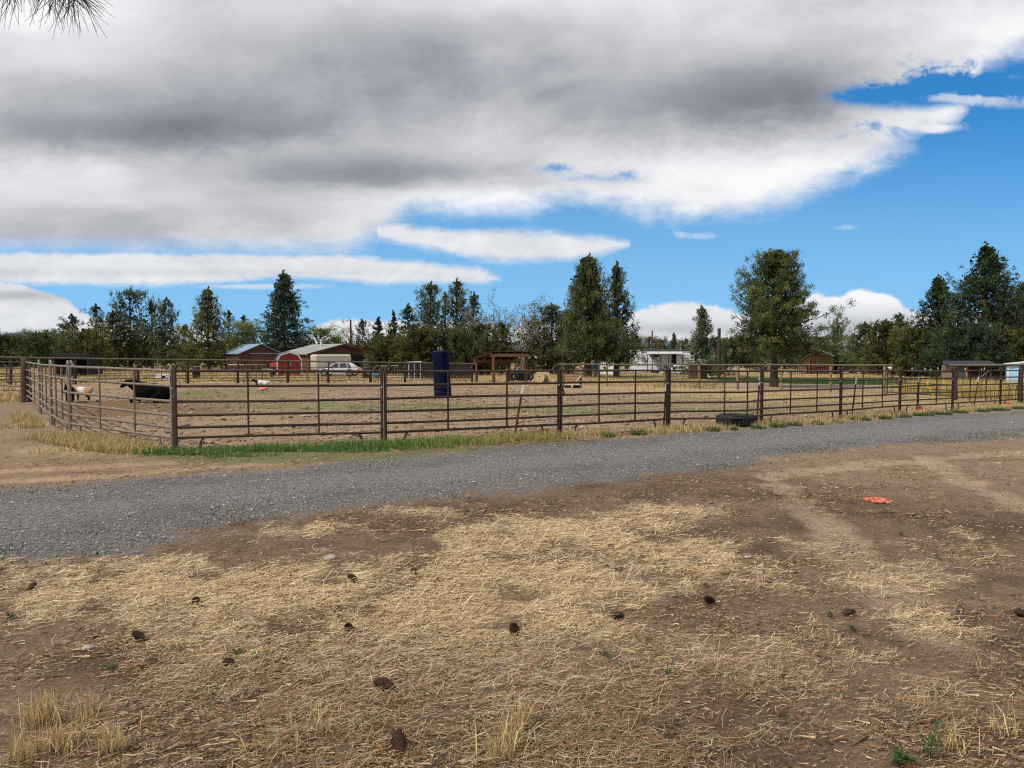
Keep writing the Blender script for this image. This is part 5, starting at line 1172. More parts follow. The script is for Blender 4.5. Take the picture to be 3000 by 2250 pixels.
def window(r, x0, x1, z0, z1, y=-.0, panes=2, glassm='curtain'):
    f = MB(); w = .05
    f.box((x0, y - .05, z0), (x1, y - .004, z0 + w)); f.box((x0, y - .05, z1 - w), (x1, y - .004, z1)); 
    for k in range(panes + 1): xx = x0 + (x1 - x0 - w) * k / panes; f.box((xx, y - .047, z0 + w), (xx + w, y - .004, z1 - w))
    fo = f.build('window', M['whited'], r); MB().box((x0 + .02, y - .02, z0 + .02), (x1 - .02, y - .003, z1 - .02)).build('pane', M[glassm], fo)
window(r, X(1862), X(1886), Z(1048), Z(1038), 0, 2); window(r, X(1996), X(2023), Z(1055), Z(1038), 0, 3); window(r, X(1912), X(1929), Z(1047), Z(1038), 0, 1, 'glass')
MB().box((X(1873), -.35, Z(1047)), (X(1884), -.02, Z(1039))).build('air_conditioner', M['white'], r, .02)
d = MB().box((X(1938), -.05, .3), (X(1948), -.005, Z(1037))).build('door', M['mhwall'], r); MB().box((X(1946), -.08, 1.1), (X(1947), -.05, 1.2)).build('handle', M['silver'], d)
d = MB().box((X(1966), -.05, .3), (X(1978), -.005, Z(1038))).build('door', M['dfence'], r); MB().tube([(X(1990), .5, h), (X(1990), .5, h + .55)], .04, 6).build('vent_pipe', M['whited'], r)
# small boards stack right of it
p = depth_ground(2022, 70); u = p[1] / F; r = empty('hay_crate', p, 0, 'dark brown slatted crate standing right of the mobile home, behind the rail fence', 'crate'); mb = MB(); h = ztop(2022, 1068, p)
for k in range(7): mb.box((0, 0, h * k / 7 + .01), (50 * u, .9, h * (k + 1) / 7 - .03))
mb.build('slats', M['brownwall2'], r); MB().box((30 * u, -.02, 0), (50 * u, -.004, h * .96)).build('dark_side', M['darkin'], r)
# pale rubble heap
p = depth_ground(2130, 96); V = []; mb = MB()
for k in range(26): a = rng.normal(0, 1.1); z = rng.uniform(0, .9); s = rng.uniform(.15, .4); mb.box((a - s, rng.normal(0, .3) - s * .3, z), (a + s, rng.normal(0, .3) + s * .5, z + s * .6), Matrix.Rotation(rng.uniform(-.5, .5), 3, 'Y'))
tag(mb.build('scrap_heap', M['whited'], None, loc=tuple(p)), 'heap of pale scrap on the dry field right of the mobile home', 'scrap heap')
# tyres row behind shelter
for k in range(8):
    p = depth_ground(1502 + 7 * k, 57 + .2 * k); p[2] += .0; mb = MB(); mb.lathe([(.2, 0), (.32, 0), (.36, .08), (.32, .2), (.2, .2), (.2, 0)], 14)
    if k == 0: t0 = mb.build('old_tyre', M['rubber']); o = t0
    else: o = t0.copy(); COL.objects.link(o)
    o.location = tuple(p); o.location.z += .35; o.rotation_euler = (math.radians(80 + rng.normal(0, 8)), 0, rng.normal(0, .4)); tag(o, 'old black tyre standing in the low row right behind the open shelter', 'tyre', 'row of old tyres behind the shelter')
# log cabin
p = depth_ground(2362, 98); u = p[1] / F; r = empty('log_cabin', p, math.radians(-25), 'old orange-brown log cabin with a metal roof, right of the big pine', 'cabin'); W_ = 74 * u; hw, hr = ztop(2362, 1044, p), ztop(2362, 1028, p)
rf = gable_house(r, W_, 4.5, hw, hr, 'logcabin', 'silver', .25, .06)
mb = MB()
for k in range(15): mb.tube([(W_ * (k + .5) / 15, -.03, -.1), (W_ * (k + .5) / 15, -.03, hw + (hr - hw) * (1 - abs((k + .5) / 15 - .5) * 2) - .1)], .11, 6)
mb.build('log_front', M['logcabin'], r); MB().box((W_ * .36, -.2, hw * .40), (W_ * .66, -.145, hw * .80)).build('window', mat('dark_shutter', (.045, .032, .026), .8, var=.4), r)
mb = MB(); slab(mb, [(-1.6, -.2, hw * .45), (-.05, -.2, hw * .95), (-.05, 4.5, hw * .95), (-1.6, 4.5, hw * .45)], .07); mb.build('lean_to_roof', M['brownwall2'], r)
mb = MB()
for k in range(5): mb.box((-1.5 + .3 * k, -.1, -.1), (-1.36 + .3 * k, -.03, hw * (.46 + .09 * k)))
mb.build('lean_to_boards', M['brownwall2'], r); MB().tube([(W_ * .12, -.3, -.1), (W_ * .12, -.3, hw * .9)], .1, 6).build('post', M['timber'], r)
# coop with black roof
p = depth_ground(2772, 52); u = p[1] / F; r = empty('chicken_coop', p, math.radians(-24), 'wooden coop with a black roof and dark green doorway at the right', 'coop'); W_ = 112 * u; hw, hr = ztop(2772, 1067, p), ztop(2772, 1057, p)
MB().box((0, 0, -.1), (W_ * .5, 2.4, hw)).build('wall', M['tan'], r); mb = MB()
for x in (.5, .75, 1.0): mb.box((W_ * x - .06, 0, -.1), (W_ * x, .08, hw))
mb.box((W_ * .5, 2.2, -.1), (W_, 2.3, hw)); mb.build('run_frame', M['brownwall2'], r)
mb = MB(); slab(mb, [(-.25, -.35, hw), (W_ + .3, -.35, hw), (W_ + .1, 1.2, hr), (-.05, 1.2, hr)], .07); slab(mb, [(-.05, 1.2, hr), (W_ + .1, 1.2, hr), (W_ + .3, 2.8, hw), (-.25, 2.8, hw)], .07); mb.build('roof', mat('black_felt', (.028, .03, .034), .8, var=.2), r)
MB().box((W_ * .24, -.03, 0), (W_ * .42, -.005, hw * .9)).build('door', mat('dark_green_door', (.045, .06, .055), .7), r); mb = MB(); mb.tube([(W_ * .52, -.02, .1), (W_ * .98, -.02, hw * .75)], .04, 4); mb.build('gate_brace', M['tan'], r)
mb = MB(); mb.box((W_ * .5, .3, 0), (W_ * .98, .34, hw * .6)); mb.build('wire_panel', M['dfence'], r)
# pale blue shed at right edge
p = depth_ground(2952, 46); u = p[1] / F; r = empty('blue_shed', p, math.radians(-33), 'pale blue shed with a white sloping roof at the right edge', 'shed'); W_ = 120 * u; h0, h1 = ztop(2952, 1069, p), ztop(2952, 1054, p)
MB().prism([(0, -.1), (W_, -.1), (W_, h1), (0, h0)], 0, 3).build('wall', M['skyblue'], r); mb = MB(); slab(mb, [(-.15, -.2, h0 + .06), (W_ + .1, -.2, h1 + .1), (W_ + .1, 3.2, h1 + .1), (-.15, 3.2, h0 + .06)], .06); mb.build('roof', M['white'], r); MB().box((-.02, -.03, -.1), (.1, -.004, h0)).build('corner_trim', M['white'], r); MB().box((W_ * .45, -.03, 0), (W_ * .7, -.005, h0 * .8)).build('door', M['skyblue'], r)
# poles
def pole(px, Y, ytop, label, m='logr', r0=.13, lamp=False, arm=False):
    p = depth_ground(px, Y); h = ztop(px, ytop, p); r = empty('utility_pole', p, 0, label, 'pole'); mb = MB(); mb.tube([(0, 0, -.2), (0, 0, h * .5), (0, 0, h)], [r0, r0 * .9, r0 * .8], 8); mb.build('pole_shaft', M[m], r)
    if lamp: MB().tube([(0, 0, h - .1), (-.25, -.1, h + .2), (-.42, -.15, h + .15)], .03, 6).build('lamp_arm', M['silver'], r); MB().lathe([(.0, .16), (.10, .15), (.14, 0), (.19, -.08), (.13, -.2), (.0, -.26)], 12, (-.46, -.15, h - .0)).build('lamp_head', M['white'], r)
    if arm: MB().box((-.5, -.06, h - .35), (.5, .06, h - .22)).build('crossarm', M['logr'], r)
    return r, h
pole(1028.5, 96, 937, 'tall yard light pole with a white lamp behind the brown farm building', 'logr', .15, True); pole(1910, 140, 968, 'dark utility pole rising behind the mobile home roof', 'logr', .16, False); pole(2105.5, 78, 962, 'reddish bare pole between the grey-green juniper and the big pine', 'logr', .22)
pole(2012, 135, 1004, 'short thin pole above the mobile home roof', 'log', .06)
# clutter along the back fence, left
def clutter(px, Y, kind, label):
    p = depth_ground(px, Y); r = empty(kind, p, rng.uniform(-.3, .3), label, {'pallet_rack': 'rack', 'wheelbarrow': 'wheelbarrow', 'barrel': 'barrel', 'wire_cage': 'cage', 'bale_feeder': 'feeder'}[kind])
    if kind == 'barrel': MB().lathe([(0, 0), (.3, 0), (.31, .05), (.29, .28), (.31, .3), (.29, .58), (.31, .6), (.3, .88), (0, .9)], 14).build('drum', M['rubber'], r); MB().lathe([(0, .9), (.12, .9), (.12, .94), (0, .94)], 10).build('lid', M['silver'], r)
    if kind == 'wire_cage':
        mb = MB()
        for x in np.linspace(0, 1.6, 7): mb.tube([(x, 0, 0), (x, 0, 1.1)], .018, 4)
        for z in (.05, .55, 1.1): mb.tube([(0, 0, z), (1.6, 0, z)], .02, 4)
        mb.build('cage_front', M['silver'], r)
    if kind == 'bale_feeder':
        mb = MB(); mb.tube([(.9 * math.cos(a), .5 * math.sin(a), 1.15) for a in np.linspace(0, 6.283, 25)], .03, 6); mb.tube([(.9 * math.cos(a), .5 * math.sin(a), .35) for a in np.linspace(0, 6.283, 25)], .03, 6); mb.build('hoop', M['pipel'], r)
        for a in np.linspace(0, 6.283, 11)[:-1]: MB().tube([(.9 * math.cos(a), .5 * math.sin(a), 0), (.9 * math.cos(a), .5 * math.sin(a), 1.15)], .02, 5).build('bar', M['pipel'], r)
    if kind == 'wheelbarrow':
        MB().add([(-.5, -.3, .75), (.5, -.25, .7), (.5, .25, .7), (-.5, .3, .75), (-.25, -.2, .4), (.2, -.18, .4), (.2, .18, .4), (-.25, .2, .4)], [(4, 5, 6, 7), (0, 1, 5, 4), (1, 2, 6, 5), (2, 3, 7, 6), (3, 0, 4, 7)]).build('tray', M['silver'], r); MB().lathe([(.08, -.04), (.2, -.05), (.2, .05), (.08, .04)], 14, (.45, 0, .2), Matrix.Rotation(math.pi / 2, 3, 'X')).build('wheel', M['rubber'], r)
        for s in (-1, 1): MB().tube([(.45, s * .1, .2), (-.9, s * .28, .62)], .022, 5).build('handle', M['grate'], r)
for a in [(575, 58, 'barrel', 'black drum behind the back fence, left of the blue-roofed barn'), (668, 62, 'wire_cage', 'galvanised wire cage left of the wheelbarrow behind the back fence'), (750, 58, 'bale_feeder', 'grey hoop bale feeder between the dark barn and the red shed'), (785, 64, 'wheelbarrow', 'silver wheelbarrow at the left foot of the red shed'), (1112, 62, 'wire_cage', 'galvanised wire cage right of the white car'), (1090, 60, 'wheelbarrow', 'silver wheelbarrow right behind the white car'), (1072, 63, 'barrel', 'black drum at the open bay of the brown building')]: clutter(*a)
p = depth_ground(1105, 58); tag(MB().box((-.35, -.2, .2), (.25, .2, .55)).build('blue_tub', M['blue'], None, .08, tuple(p)), 'small blue tub in the golden grass right of the white car', 'tub')
# row of small posts with white insulators in front of the coop
for k, px in enumerate((2672, 2710, 2727, 2748, 2828, 2876, 2884)):
    p = depth_ground(px, 41); r = empty('stake', p, 0, 'thin garden stake with a white cap standing in the grass before the black-roofed coop', 'stake', 'white-capped stakes before the coop'); h = ztop(px, 1082 + (k % 3) * 2, p); MB().tube([(0, 0, -.05), (0, 0, h)], .016, 5).build('rod', M['pipef'], r); MB().tube([(0, 0, h - .0), (0, 0, h + .10)], .024, 6).build('cap', M['white'], r)
# ------------------------------------------------------------------ trees
def unit(a): return a / np.maximum(np.linalg.norm(a, axis=-1, keepdims=True), 1e-9)
def leaf_quads(C, D, L, W):
    n = len(C); D = unit(D); r = rng.normal(size=(n, 3)); S = unit(np.cross(D, r)) * (W / 2)[:, None]; A = D * (L / 2)[:, None]
    V = np.stack([C - A, C + S * 1.0, C + A, C - S * 1.0], 1).reshape(-1, 3); return V
LS = .66
KIND = {  # limb elevation low/top, leaf length, width, leaves per clump, clump sigma (out, up), leaf direction (out, up, random), light/dark colours
    'juniper': dict(el=(.15, 1.05), L=.30, W=.13, nl=38, sg=(.17, .30), d=(.35, 1.0, .55), c=[(.050, .066, .026), (.072, .088, .036), (.040, .056, .026), (.088, .100, .048)]),
    'grey': dict(el=(.0, .9), L=.28, W=.13, nl=38, sg=(.18, .24), d=(.5, .6, .6), c=[(.085, .10, .06), (.11, .125, .08), (.065, .08, .05), (.14, .155, .11)]),
    'olive': dict(el=(-.05, .9), L=.30, W=.13, nl=38, sg=(.2, .25), d=(.6, .5, .6), c=[(.075, .083, .022), (.10, .105, .03), (.055, .062, .02), (.13, .12, .035)]),
    'spruce': dict(el=(-.20, .55), L=.34, W=.13, nl=40, sg=(.24, .14), d=(1.0, -.05, .5), c=[(.036, .056, .034), (.050, .072, .044), (.026, .042, .027), (.072, .095, .062)]),
    'pine': dict(el=(-.12, .75), L=.30, W=.06, nl=48, sg=(.15, .14), d=(.4, .55, .9), c=[(.046, .066, .022), (.066, .086, .030), (.034, .050, .018), (.10, .105, .040)]),
    'darkpine': dict(el=(-.12, .8), L=.34, W=.10, nl=38, sg=(.18, .18), d=(.4, .7, .7), c=[(.026, .044, .018), (.038, .058, .023), (.020, .034, .015), (.055, .075, .030)]),
    'broad': dict(el=(.1, 1.2), L=.26, W=.16, nl=40, sg=(.3, .3), d=(.3, -.2, .9), c=[(.075, .115, .03), (.10, .145, .04), (.06, .09, .025), (.13, .17, .05)]),
    'willow': dict(el=(.1, 1.2), L=.34, W=.12, nl=40, sg=(.24, .36), d=(.3, -.9, .5), c=[(.13, .155, .04), (.165, .185, .055), (.10, .12, .03)]),
    'red': dict(el=(.1, 1.1), L=.28, W=.14, nl=16, sg=(.25, .25), d=(.3, .3, .9), c=[(.15, .07, .03), (.12, .085, .035), (.09, .09, .035)]),
}
def interp_prof(prof, t): return np.interp(t, [p[0] for p in prof], [p[1] for p in prof])
TREES = {}
def tree(kind, px, Y, ytop, prof, label, limbs=60, step=.42, t0=.06, fill=.0, size=1.0, bark='bark', trunk_r=.18, lean=0, asym=.25, name='conifer_tree', group=None, forks=0, bare=0, limb_r=.05, cat='tree', lo=.30, trunk_t=.97, ox=0, gap=0., bright=1.0):
    K = KIND[kind]; gap = max(gap, .24); fill = fill * .7; p = ground(px, Y); u = Y / F; H = ztop(px, ytop, p); root = empty(name, p, 0, label, cat, group)
    tw = rng.normal(0, .03 * H * .3, (6, 2)); tw[0] = 0
    def axis(t):
        t = np.asarray(t, float); k = np.linspace(0, 1, 6); return np.stack([np.interp(t, k, tw[:, 0]) * t * .5 + lean * u * t, np.interp(t, k, tw[:, 1]) * t * .5, t * H], -1)
    mb = MB(); tt = np.linspace(0, trunk_t, 9); P = axis(tt); P[0, 2] -= .25
    mb.tube(list(P), [trunk_r * (1.25 if k == 0 else 1) * (1 - t / 1.03) ** .85 + .012 for k, t in enumerate(tt)], 9)
    T = t0 + (1 - t0) * (1 - np.sqrt(1 - (np.arange(limbs) + .5) / limbs * (.985))) if False else t0 + (1 - t0) * ((np.arange(limbs) + rng.random(limbs)) / limbs) ** .9
    if kind in ('spruce', 'darkpine', 'pine'):
        nt_ = max(8, limbs // 8); T = t0 + (1 - t0) * (np.round((T - t0) / (1 - t0) * nt_) + rng.normal(0, .16, limbs)).clip(.1, nt_ - .15) / nt_
    az = np.arange(limbs) * 2.39996 + rng.normal(0, .35, limbs)
    ph = rng.uniform(0, 6.28, 4)
    Cs, Ds, br, sg = [], [], [], []; sz_ = size
    for i in range(limbs):
        t = T[i]; R = interp_prof(prof, t) * u * (1.46 if kind not in ('pine', 'darkpine', 'spruce') else 1.36)
        R *= 1 + asym * (math.sin(az[i] * 2 + ph[0] + 5 * t) * .5 + math.sin(az[i] + ph[1] + 9 * t) * .5)
        ln = R * (rng.uniform(.80, 1.06) if rng.random() > .15 else rng.uniform(.4, .75)); ln *= 1.15 if rng.random() < .08 else 1.0
        el = K['el'][0] + (K['el'][1] - K['el'][0]) * ((t - t0) / (1 - t0)) ** 1.2 + rng.normal(0, .1)
        o = np.array([math.cos(az[i]), math.sin(az[i]), 0]); rise = math.tan(min(el, 1.1)); base = axis(t) - np.array([0, 0, min(max(0, rise) * ln * .8, H * .12, t * H * .7)])
        ns = 7; s = np.linspace(0, 1, ns); cur = rng.normal(0, .15)
        pt = base + o * (s * ln)[:, None] + np.array([0, 0, 1.]) * ((s * rise * .55 + s ** 2 * rise * .45) * ln)[:, None] + np.array([-o[1], o[0], 0]) * (s ** 2 * cur * ln)[:, None]
        if kind in ('spruce', 'darkpine', 'pine'): pt[:, 2] += -.10 * ln * np.sin(s * math.pi) + .06 * ln * s ** 3
        hc = (.95 if kind == 'pine' else .91) * H; pt[:, 2] = np.where(pt[:, 2] > hc, hc + (pt[:, 2] - hc) * .28, pt[:, 2])
        limb_pts = pt if (limb_r and ln > .5) else None
        if False: mb.tube(list(pt[::2]), [limb_r * (1 - .8 * q) * (1 - .6 * t) + .008 for q in s[::2]], 4, False)
        if bare and rng.random() < bare: continue
        k = max(2, int(ln * (1 - lo) / step) + 1)
        ss = lo + (1 - lo) * (np.arange(k) + rng.random(k)) / k
        c = np.stack([np.interp(ss, s, pt[:, a]) for a in range(3)], -1)
        side = rng.normal(0, .16, k) * ln * ss
        c = c + np.array([-o[1], o[0], 0]) * side[:, None] + np.array([0, 0, 1.]) * rng.normal(0, .05, k)[:, None] * ln
        if gap:
            gf = .55 if kind == 'pine' else .8; q = vnoise((c[:, 0] + c[:, 2] * .4) * gf + ph[2] * 9, (c[:, 2] + c[:, 1] * .7) * gf, 7); keep = q > gap; kept = keep.mean(); c, ss = c[keep], ss[keep]; k = len(c)
            if kept < .35: limb_pts = None
        if limb_pts is not None: mb.tube(list(limb_pts[:6:2]) + [limb_pts[5]], [limb_r * (1 - .8 * q) * (1 - .6 * t) + .008 for q in (0, .33, .66, .85)], 4, False)
        Cs.append(c); sg.append(np.full(k, np.clip(R / 1.1, .28, 1))); Ds.append(np.tile(o, (k, 1))); br.append(np.clip(.42 + .75 * ss, 0, 1.1) * rng.uniform(.72, 1.22, k))  # clumps coloured darker towards the trunk, inner crown shade painted in
    # leader tip
    k = 14; c = axis(np.linspace(.80, .972, k)) + rng.normal(0, .10, (14, 3)) * np.array([1, 1, 0]); Cs.append(c); sg.append(np.full(k, .3)); Ds.append(np.tile([0, 0, 1.], (k, 1))); br.append(np.ones(k))
    fm = max(fill, .12) * (2.2 if kind == 'pine' else 1.2); kf = int(fm * limbs * 8); t = t0 + (1 - t0) * rng.random(kf) ** 1.25 * .93; a = rng.uniform(0, 6.28, kf); R = interp_prof(prof, t) * u * 1.2 * np.sqrt(rng.random(kf)) * (.55 + .3 * min(1, fill * 2))
    fpos = axis(t) + np.stack([np.cos(a) * R, np.sin(a) * R, 0 * a], -1); fn = 5
    fq = np.repeat(fpos, fn, 0) + rng.normal(size=(kf * fn, 3)) * .28 * sz_ * np.repeat(np.clip(R / .9, .25, 1), fn)[:, None]; fq[:, 2] = np.maximum(fq[:, 2], .1)
    fz = {'pine': .45, 'darkpine': .7}.get(kind, .85) * sz_
    FV = leaf_quads(fq, rng.normal(size=(kf * fn, 3)) + np.array([0, 0, .6]), .62 * fz * rng.uniform(.6, 1.2, kf * fn), .34 * fz * rng.uniform(.6, 1.2, kf * fn)); FCc = np.array(K['c'])[rng.choice(len(K['c']), kf * fn)] * rng.uniform(.35, .75, (kf * fn, 1)) * bright  # filler leaves coloured dark to paint shade inside the crown
    C = np.vstack(Cs); D = np.vstack(Ds); b = np.concatenate(br); m = len(C); nl = K['nl']; sz = size
    pos = np.repeat(C, nl, 0) + rng.normal(size=(m * nl, 3)) * np.array([K['sg'][0], K['sg'][0], K['sg'][1]]) * sz * .8 * np.repeat(np.concatenate(sg), nl)[:, None]
    pos[:, 2] = np.maximum(pos[:, 2], .15)
    od, ud, rd = K['d']; dd = np.repeat(D, nl, 0) * od + np.array([0, 0, ud]) + rng.normal(size=(m * nl, 3)) * rd
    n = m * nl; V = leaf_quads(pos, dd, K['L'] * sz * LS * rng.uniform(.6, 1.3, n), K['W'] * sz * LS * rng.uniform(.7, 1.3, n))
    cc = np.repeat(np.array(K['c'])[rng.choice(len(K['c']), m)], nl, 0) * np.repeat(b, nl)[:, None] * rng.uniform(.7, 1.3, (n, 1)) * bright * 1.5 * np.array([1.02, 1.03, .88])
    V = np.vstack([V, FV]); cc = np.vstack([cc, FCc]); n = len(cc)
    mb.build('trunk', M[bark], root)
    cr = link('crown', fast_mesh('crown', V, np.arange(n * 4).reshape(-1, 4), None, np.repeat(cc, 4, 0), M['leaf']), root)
    return root
CON = [(0, .9), (.12, 1), (.35, .86), (.6, .55), (.8, .3), (.93, .12), (1, .02)]
def cone(w, pts=CON): return [(t, r * w) for t, r in pts]
TALL = [(0, .8), (.1, .95), (.3, 1), (.55, .82), (.75, .6), (.9, .32), (1, .05)]
ROUND = [(0, .6), (.15, .9), (.4, 1), (.65, .9), (.85, .6), (1, .1)]
# --- left group
tree('juniper', 25, 125, 982, cone(60, ROUND), 'low dark tree at the far left edge of the photo', 60, .5, size=1.2, fill=.6, bright=.8)
tree('juniper', 80, 135, 988, cone(50, ROUND), 'low round dark tree just left of the tall far-left junipers', 54, .5, size=1.2, fill=.6, bright=.8)
tree('broad', 132, 120, 972, cone(52, ROUND), 'rounded mid-green tree above the dark cattle shed roof, left end', 60, .5, size=1.2, name='leafy_tree', bright=.6, fill=.6)
tree('broad', 165, 128, 978, cone(40, ROUND), 'smaller rounded green tree left of the dark pointed juniper', 50, .5, size=1.2, name='leafy_tree', bright=.55, fill=.6)
tree('spruce', 215, 104, 916, cone(52, TALL), 'dark pointed juniper behind the cattle shed', 70, .5, size=1.1, name='juniper_tree')
tree('juniper', 285, 108, 886, cone(40, TALL), 'thin-topped juniper with a pale airy tip, left of the many-topped juniper', 62, .5, gap=.35, name='juniper_tree')
tree('olive', 262, 92, 960, cone(50, ROUND), 'brownish olive bushy tree at the right end of the cattle shed', 56, .5, size=1.1, name='bushy_tree', fill=.3)
tree('olive', 335, 98, 905, cone(52, TALL), 'dense olive juniper at the left foot of the many-topped juniper', 70, .5, fill=.4, name='juniper_tree', bright=.7)
tree('juniper', 385, 102, 841, [(0, 50), (.2, 52), (.5, 50), (.72, 48), (.88, 36), (.97, 18), (1, 4)], 'big airy many-topped juniper in the left tree group', 120, .48, gap=.34, trunk_r=.25, name='juniper_tree', fill=.2)
tree('juniper', 447, 100, 876, cone(38, TALL), 'slim juniper between the many-topped juniper and the twin-tipped one', 64, .5, gap=.3, name='juniper_tree')
tree('juniper', 487, 98, 866, [(0, 42), (.2, 44), (.45, 34), (.6, 26), (.85, 22), (.95, 16), (1, 4)], 'slim twin-tipped airy juniper, second tall one from the olive cone tree', 80, .46, gap=.34, name='juniper_tree')
tree('juniper', 545, 112, 948, cone(38, TALL), 'short dark juniper left of the olive cone-shaped juniper', 50, .5, size=1.1, name='juniper_tree')
tree('olive', 612, 92, 834, cone(66, [(0, .8), (.15, 1), (.32, .95), (.5, .72), (.66, .62), (.82, .36), (.93, .16), (1, .03)]), 'olive cone-shaped juniper left of the dark barn', 110, .48, name='juniper_tree', fill=.3, gap=.18)
tree('juniper', 672, 118, 905, cone(40, TALL), 'juniper behind the right flank of the olive cone-shaped juniper', 50, .5, gap=.3, name='juniper_tree')
tree('willow', 722, 112, 945, cone(50, ROUND), 'pale yellow-green willow-like tree behind the blue-roofed barn', 60, .5, name='leafy_tree', fill=.4)
tree('spruce', 715, 122, 920, cone(30, TALL), 'small conifer tip rising above the yellow-green tree', 40, .6, size=1.1)
tree('spruce', 835, 106, 783, cone(84, [(0, .95), (.12, 1), (.3, .88), (.5, .66), (.7, .42), (.85, .24), (.95, .1), (1, .02)]), 'large dark blue-green cone-shaped spruce behind the barns', 190, .42, fill=.5, trunk_r=.3, name='spruce_tree')
tree('broad', 940, 118, 962, cone(58, ROUND), 'green leafy tree behind the grey-roofed brown building', 60, .5, name='leafy_tree', fill=.4)
tree('broad', 988, 125, 985, cone(36, ROUND), 'smaller green leafy tree left of the yard light pole', 40, .5, name='leafy_tree')
# --- middle group
tree('juniper', 1062, 110, 932, cone(38, TALL), 'airy juniper right of the yard light pole', 60, .48, gap=.32, name='juniper_tree')
tree('spruce', 1108, 104, 924, cone(32, CON), 'small dark cone-shaped conifer right of the yard light pole', 60, .46, fill=.3, size=.9)
tree('juniper', 1154, 100, 905, cone(34, CON), 'narrow pointed juniper above the right end of the brown building', 64, .46, fill=.2, name='juniper_tree')
tree('spruce', 1196, 97, 884, cone(38, TALL), 'dark blunt-topped conifer left of the blue brush', 70, .46, fill=.2)
tree('juniper', 1262, 96, 818, cone(56, [(0, .9), (.2, 1), (.45, .9), (.6, .7), (.75, .62), (.9, .34), (1, .04)]), 'tall pointed juniper directly above the blue brush', 110, .46, gap=.2, trunk_r=.22, name='juniper_tree', fill=.2)
tree('juniper', 1338, 98, 808, cone(52, [(0, .9), (.2, 1), (.45, .85), (.6, .66), (.75, .6), (.9, .34), (1, .04)]), 'tallest dark pointed juniper right of the blue brush', 110, .46, gap=.22, trunk_r=.22, name='juniper_tree', fill=.15)
tree('juniper', 1305, 103, 850, cone(28, TALL), 'narrow side top between the two tall junipers above the blue brush', 50, .48, gap=.2, name='juniper_tree')
tree('juniper', 1388, 101, 848, cone(34, TALL), 'slim juniper left of the bare-branched tree', 64, .48, gap=.3, name='juniper_tree')
tree('olive', 1140, 82, 985, cone(60, ROUND), 'dense olive shrubby juniper behind the dark board fence, left', 80, .46, fill=.5, name='bushy_tree', bright=.72)
tree('olive', 1235, 80, 960, cone(62, ROUND), 'dense olive shrubby juniper behind the blue brush', 90, .46, fill=.5, name='bushy_tree', bright=.68)
tree('juniper', 1330, 79, 965, cone(66, ROUND), 'dark green shrubby juniper right of the blue brush', 90, .46, fill=.5, name='bushy_tree', bright=.8)
tree('olive', 1410, 83, 945, cone(48, ROUND), 'brown-olive shrubby tree left above the open shelter', 70, .46, fill=.4, name='bushy_tree', bright=.62)
# bare-branched trees
def bare_tree(px, Y, ytop, w, label, leaves=.0, seed=0, bark='barkg', n0=7, depth=4):
    p = ground(px, Y); u = Y / F; H = ztop(px, ytop, p); root = empty('bare_tree', p, 0, label, 'tree'); R = np.random.default_rng(seed); mb = MB(); tips = []
    def grow(a, d, L, r, k):
        b = a + d * L; mid = (a + b) / 2 + R.normal(0, .05 * L, 3); mb.tube([a, mid, b], [r, r * .8, r * .6], 5, False)
        if k == 0: tips.append(b); return
        for j in range(R.integers(2, 4)):
            dd = unit(d + R.normal(0, .48, 3) + np.array([0, 0, .12])); grow(a + (b - a) * R.uniform(.55, 1), dd, L * R.uniform(.6, .85), max(r * .6, .022), k - 1)
    for j in range(n0):
        a = 6.28 * j / n0 + R.normal(0, .3); d = unit(np.array([math.cos(a) * w * u / H * 1.5, math.sin(a) * w * u / H * 1.2, 1.0])); grow(np.array([R.normal(0, .3), R.normal(0, .3), -.2]), d, H * R.uniform(.33, .44), .11, depth)
    mb.build('trunk', M[bark], root); t = np.array(tips); t = t[rng.random(len(t)) < leaves] if leaves else t[:0]
    if len(t):
        nl = 9; n = len(t) * nl; K = KIND['olive']; V = leaf_quads(np.repeat(t, nl, 0) + rng.normal(size=(n, 3)) * .22, rng.normal(size=(n, 3)), rng.uniform(.14, .3, n), rng.uniform(.06, .12, n)); link('crown', fast_mesh('crown', V, np.arange(n * 4).reshape(-1, 4), None, pick(K['c'] + [(.11, .09, .045)], n).repeat(4, 0), M['leaf']), root)
bare_tree(1450, 94, 860, 52, 'grey bare-branched tree with a few olive leaves behind the open shelter', .55, 3, 'barkg')
bare_tree(1522, 92, 868, 46, 'bare pale twiggy tree right of the open shelter roof', .12, 5, 'barkg', 6)
tree('olive', 1470, 88, 940, cone(46, ROUND), 'brown-olive brush below the bare-branched tree', 60, .5, name='bushy_tree', bright=.7, gap=.25)
tree('olive', 1560, 96, 930, cone(44, ROUND), 'greyish olive bush right of the bare twiggy tree', 60, .5, name='bushy_tree', bright=.8, gap=.2)
tree('olive', 1615, 92, 884, cone(64, ROUND), 'rounded olive-grey tree left of the big juniper', 100, .46, name='leafy_tree', fill=.3, bright=.8, gap=.2, bark='bark')
tree('juniper', 1665, 96, 905, cone(40, ROUND), 'dark bushy tree pressed against the left side of the big juniper', 60, .46, name='bushy_tree', fill=.3)
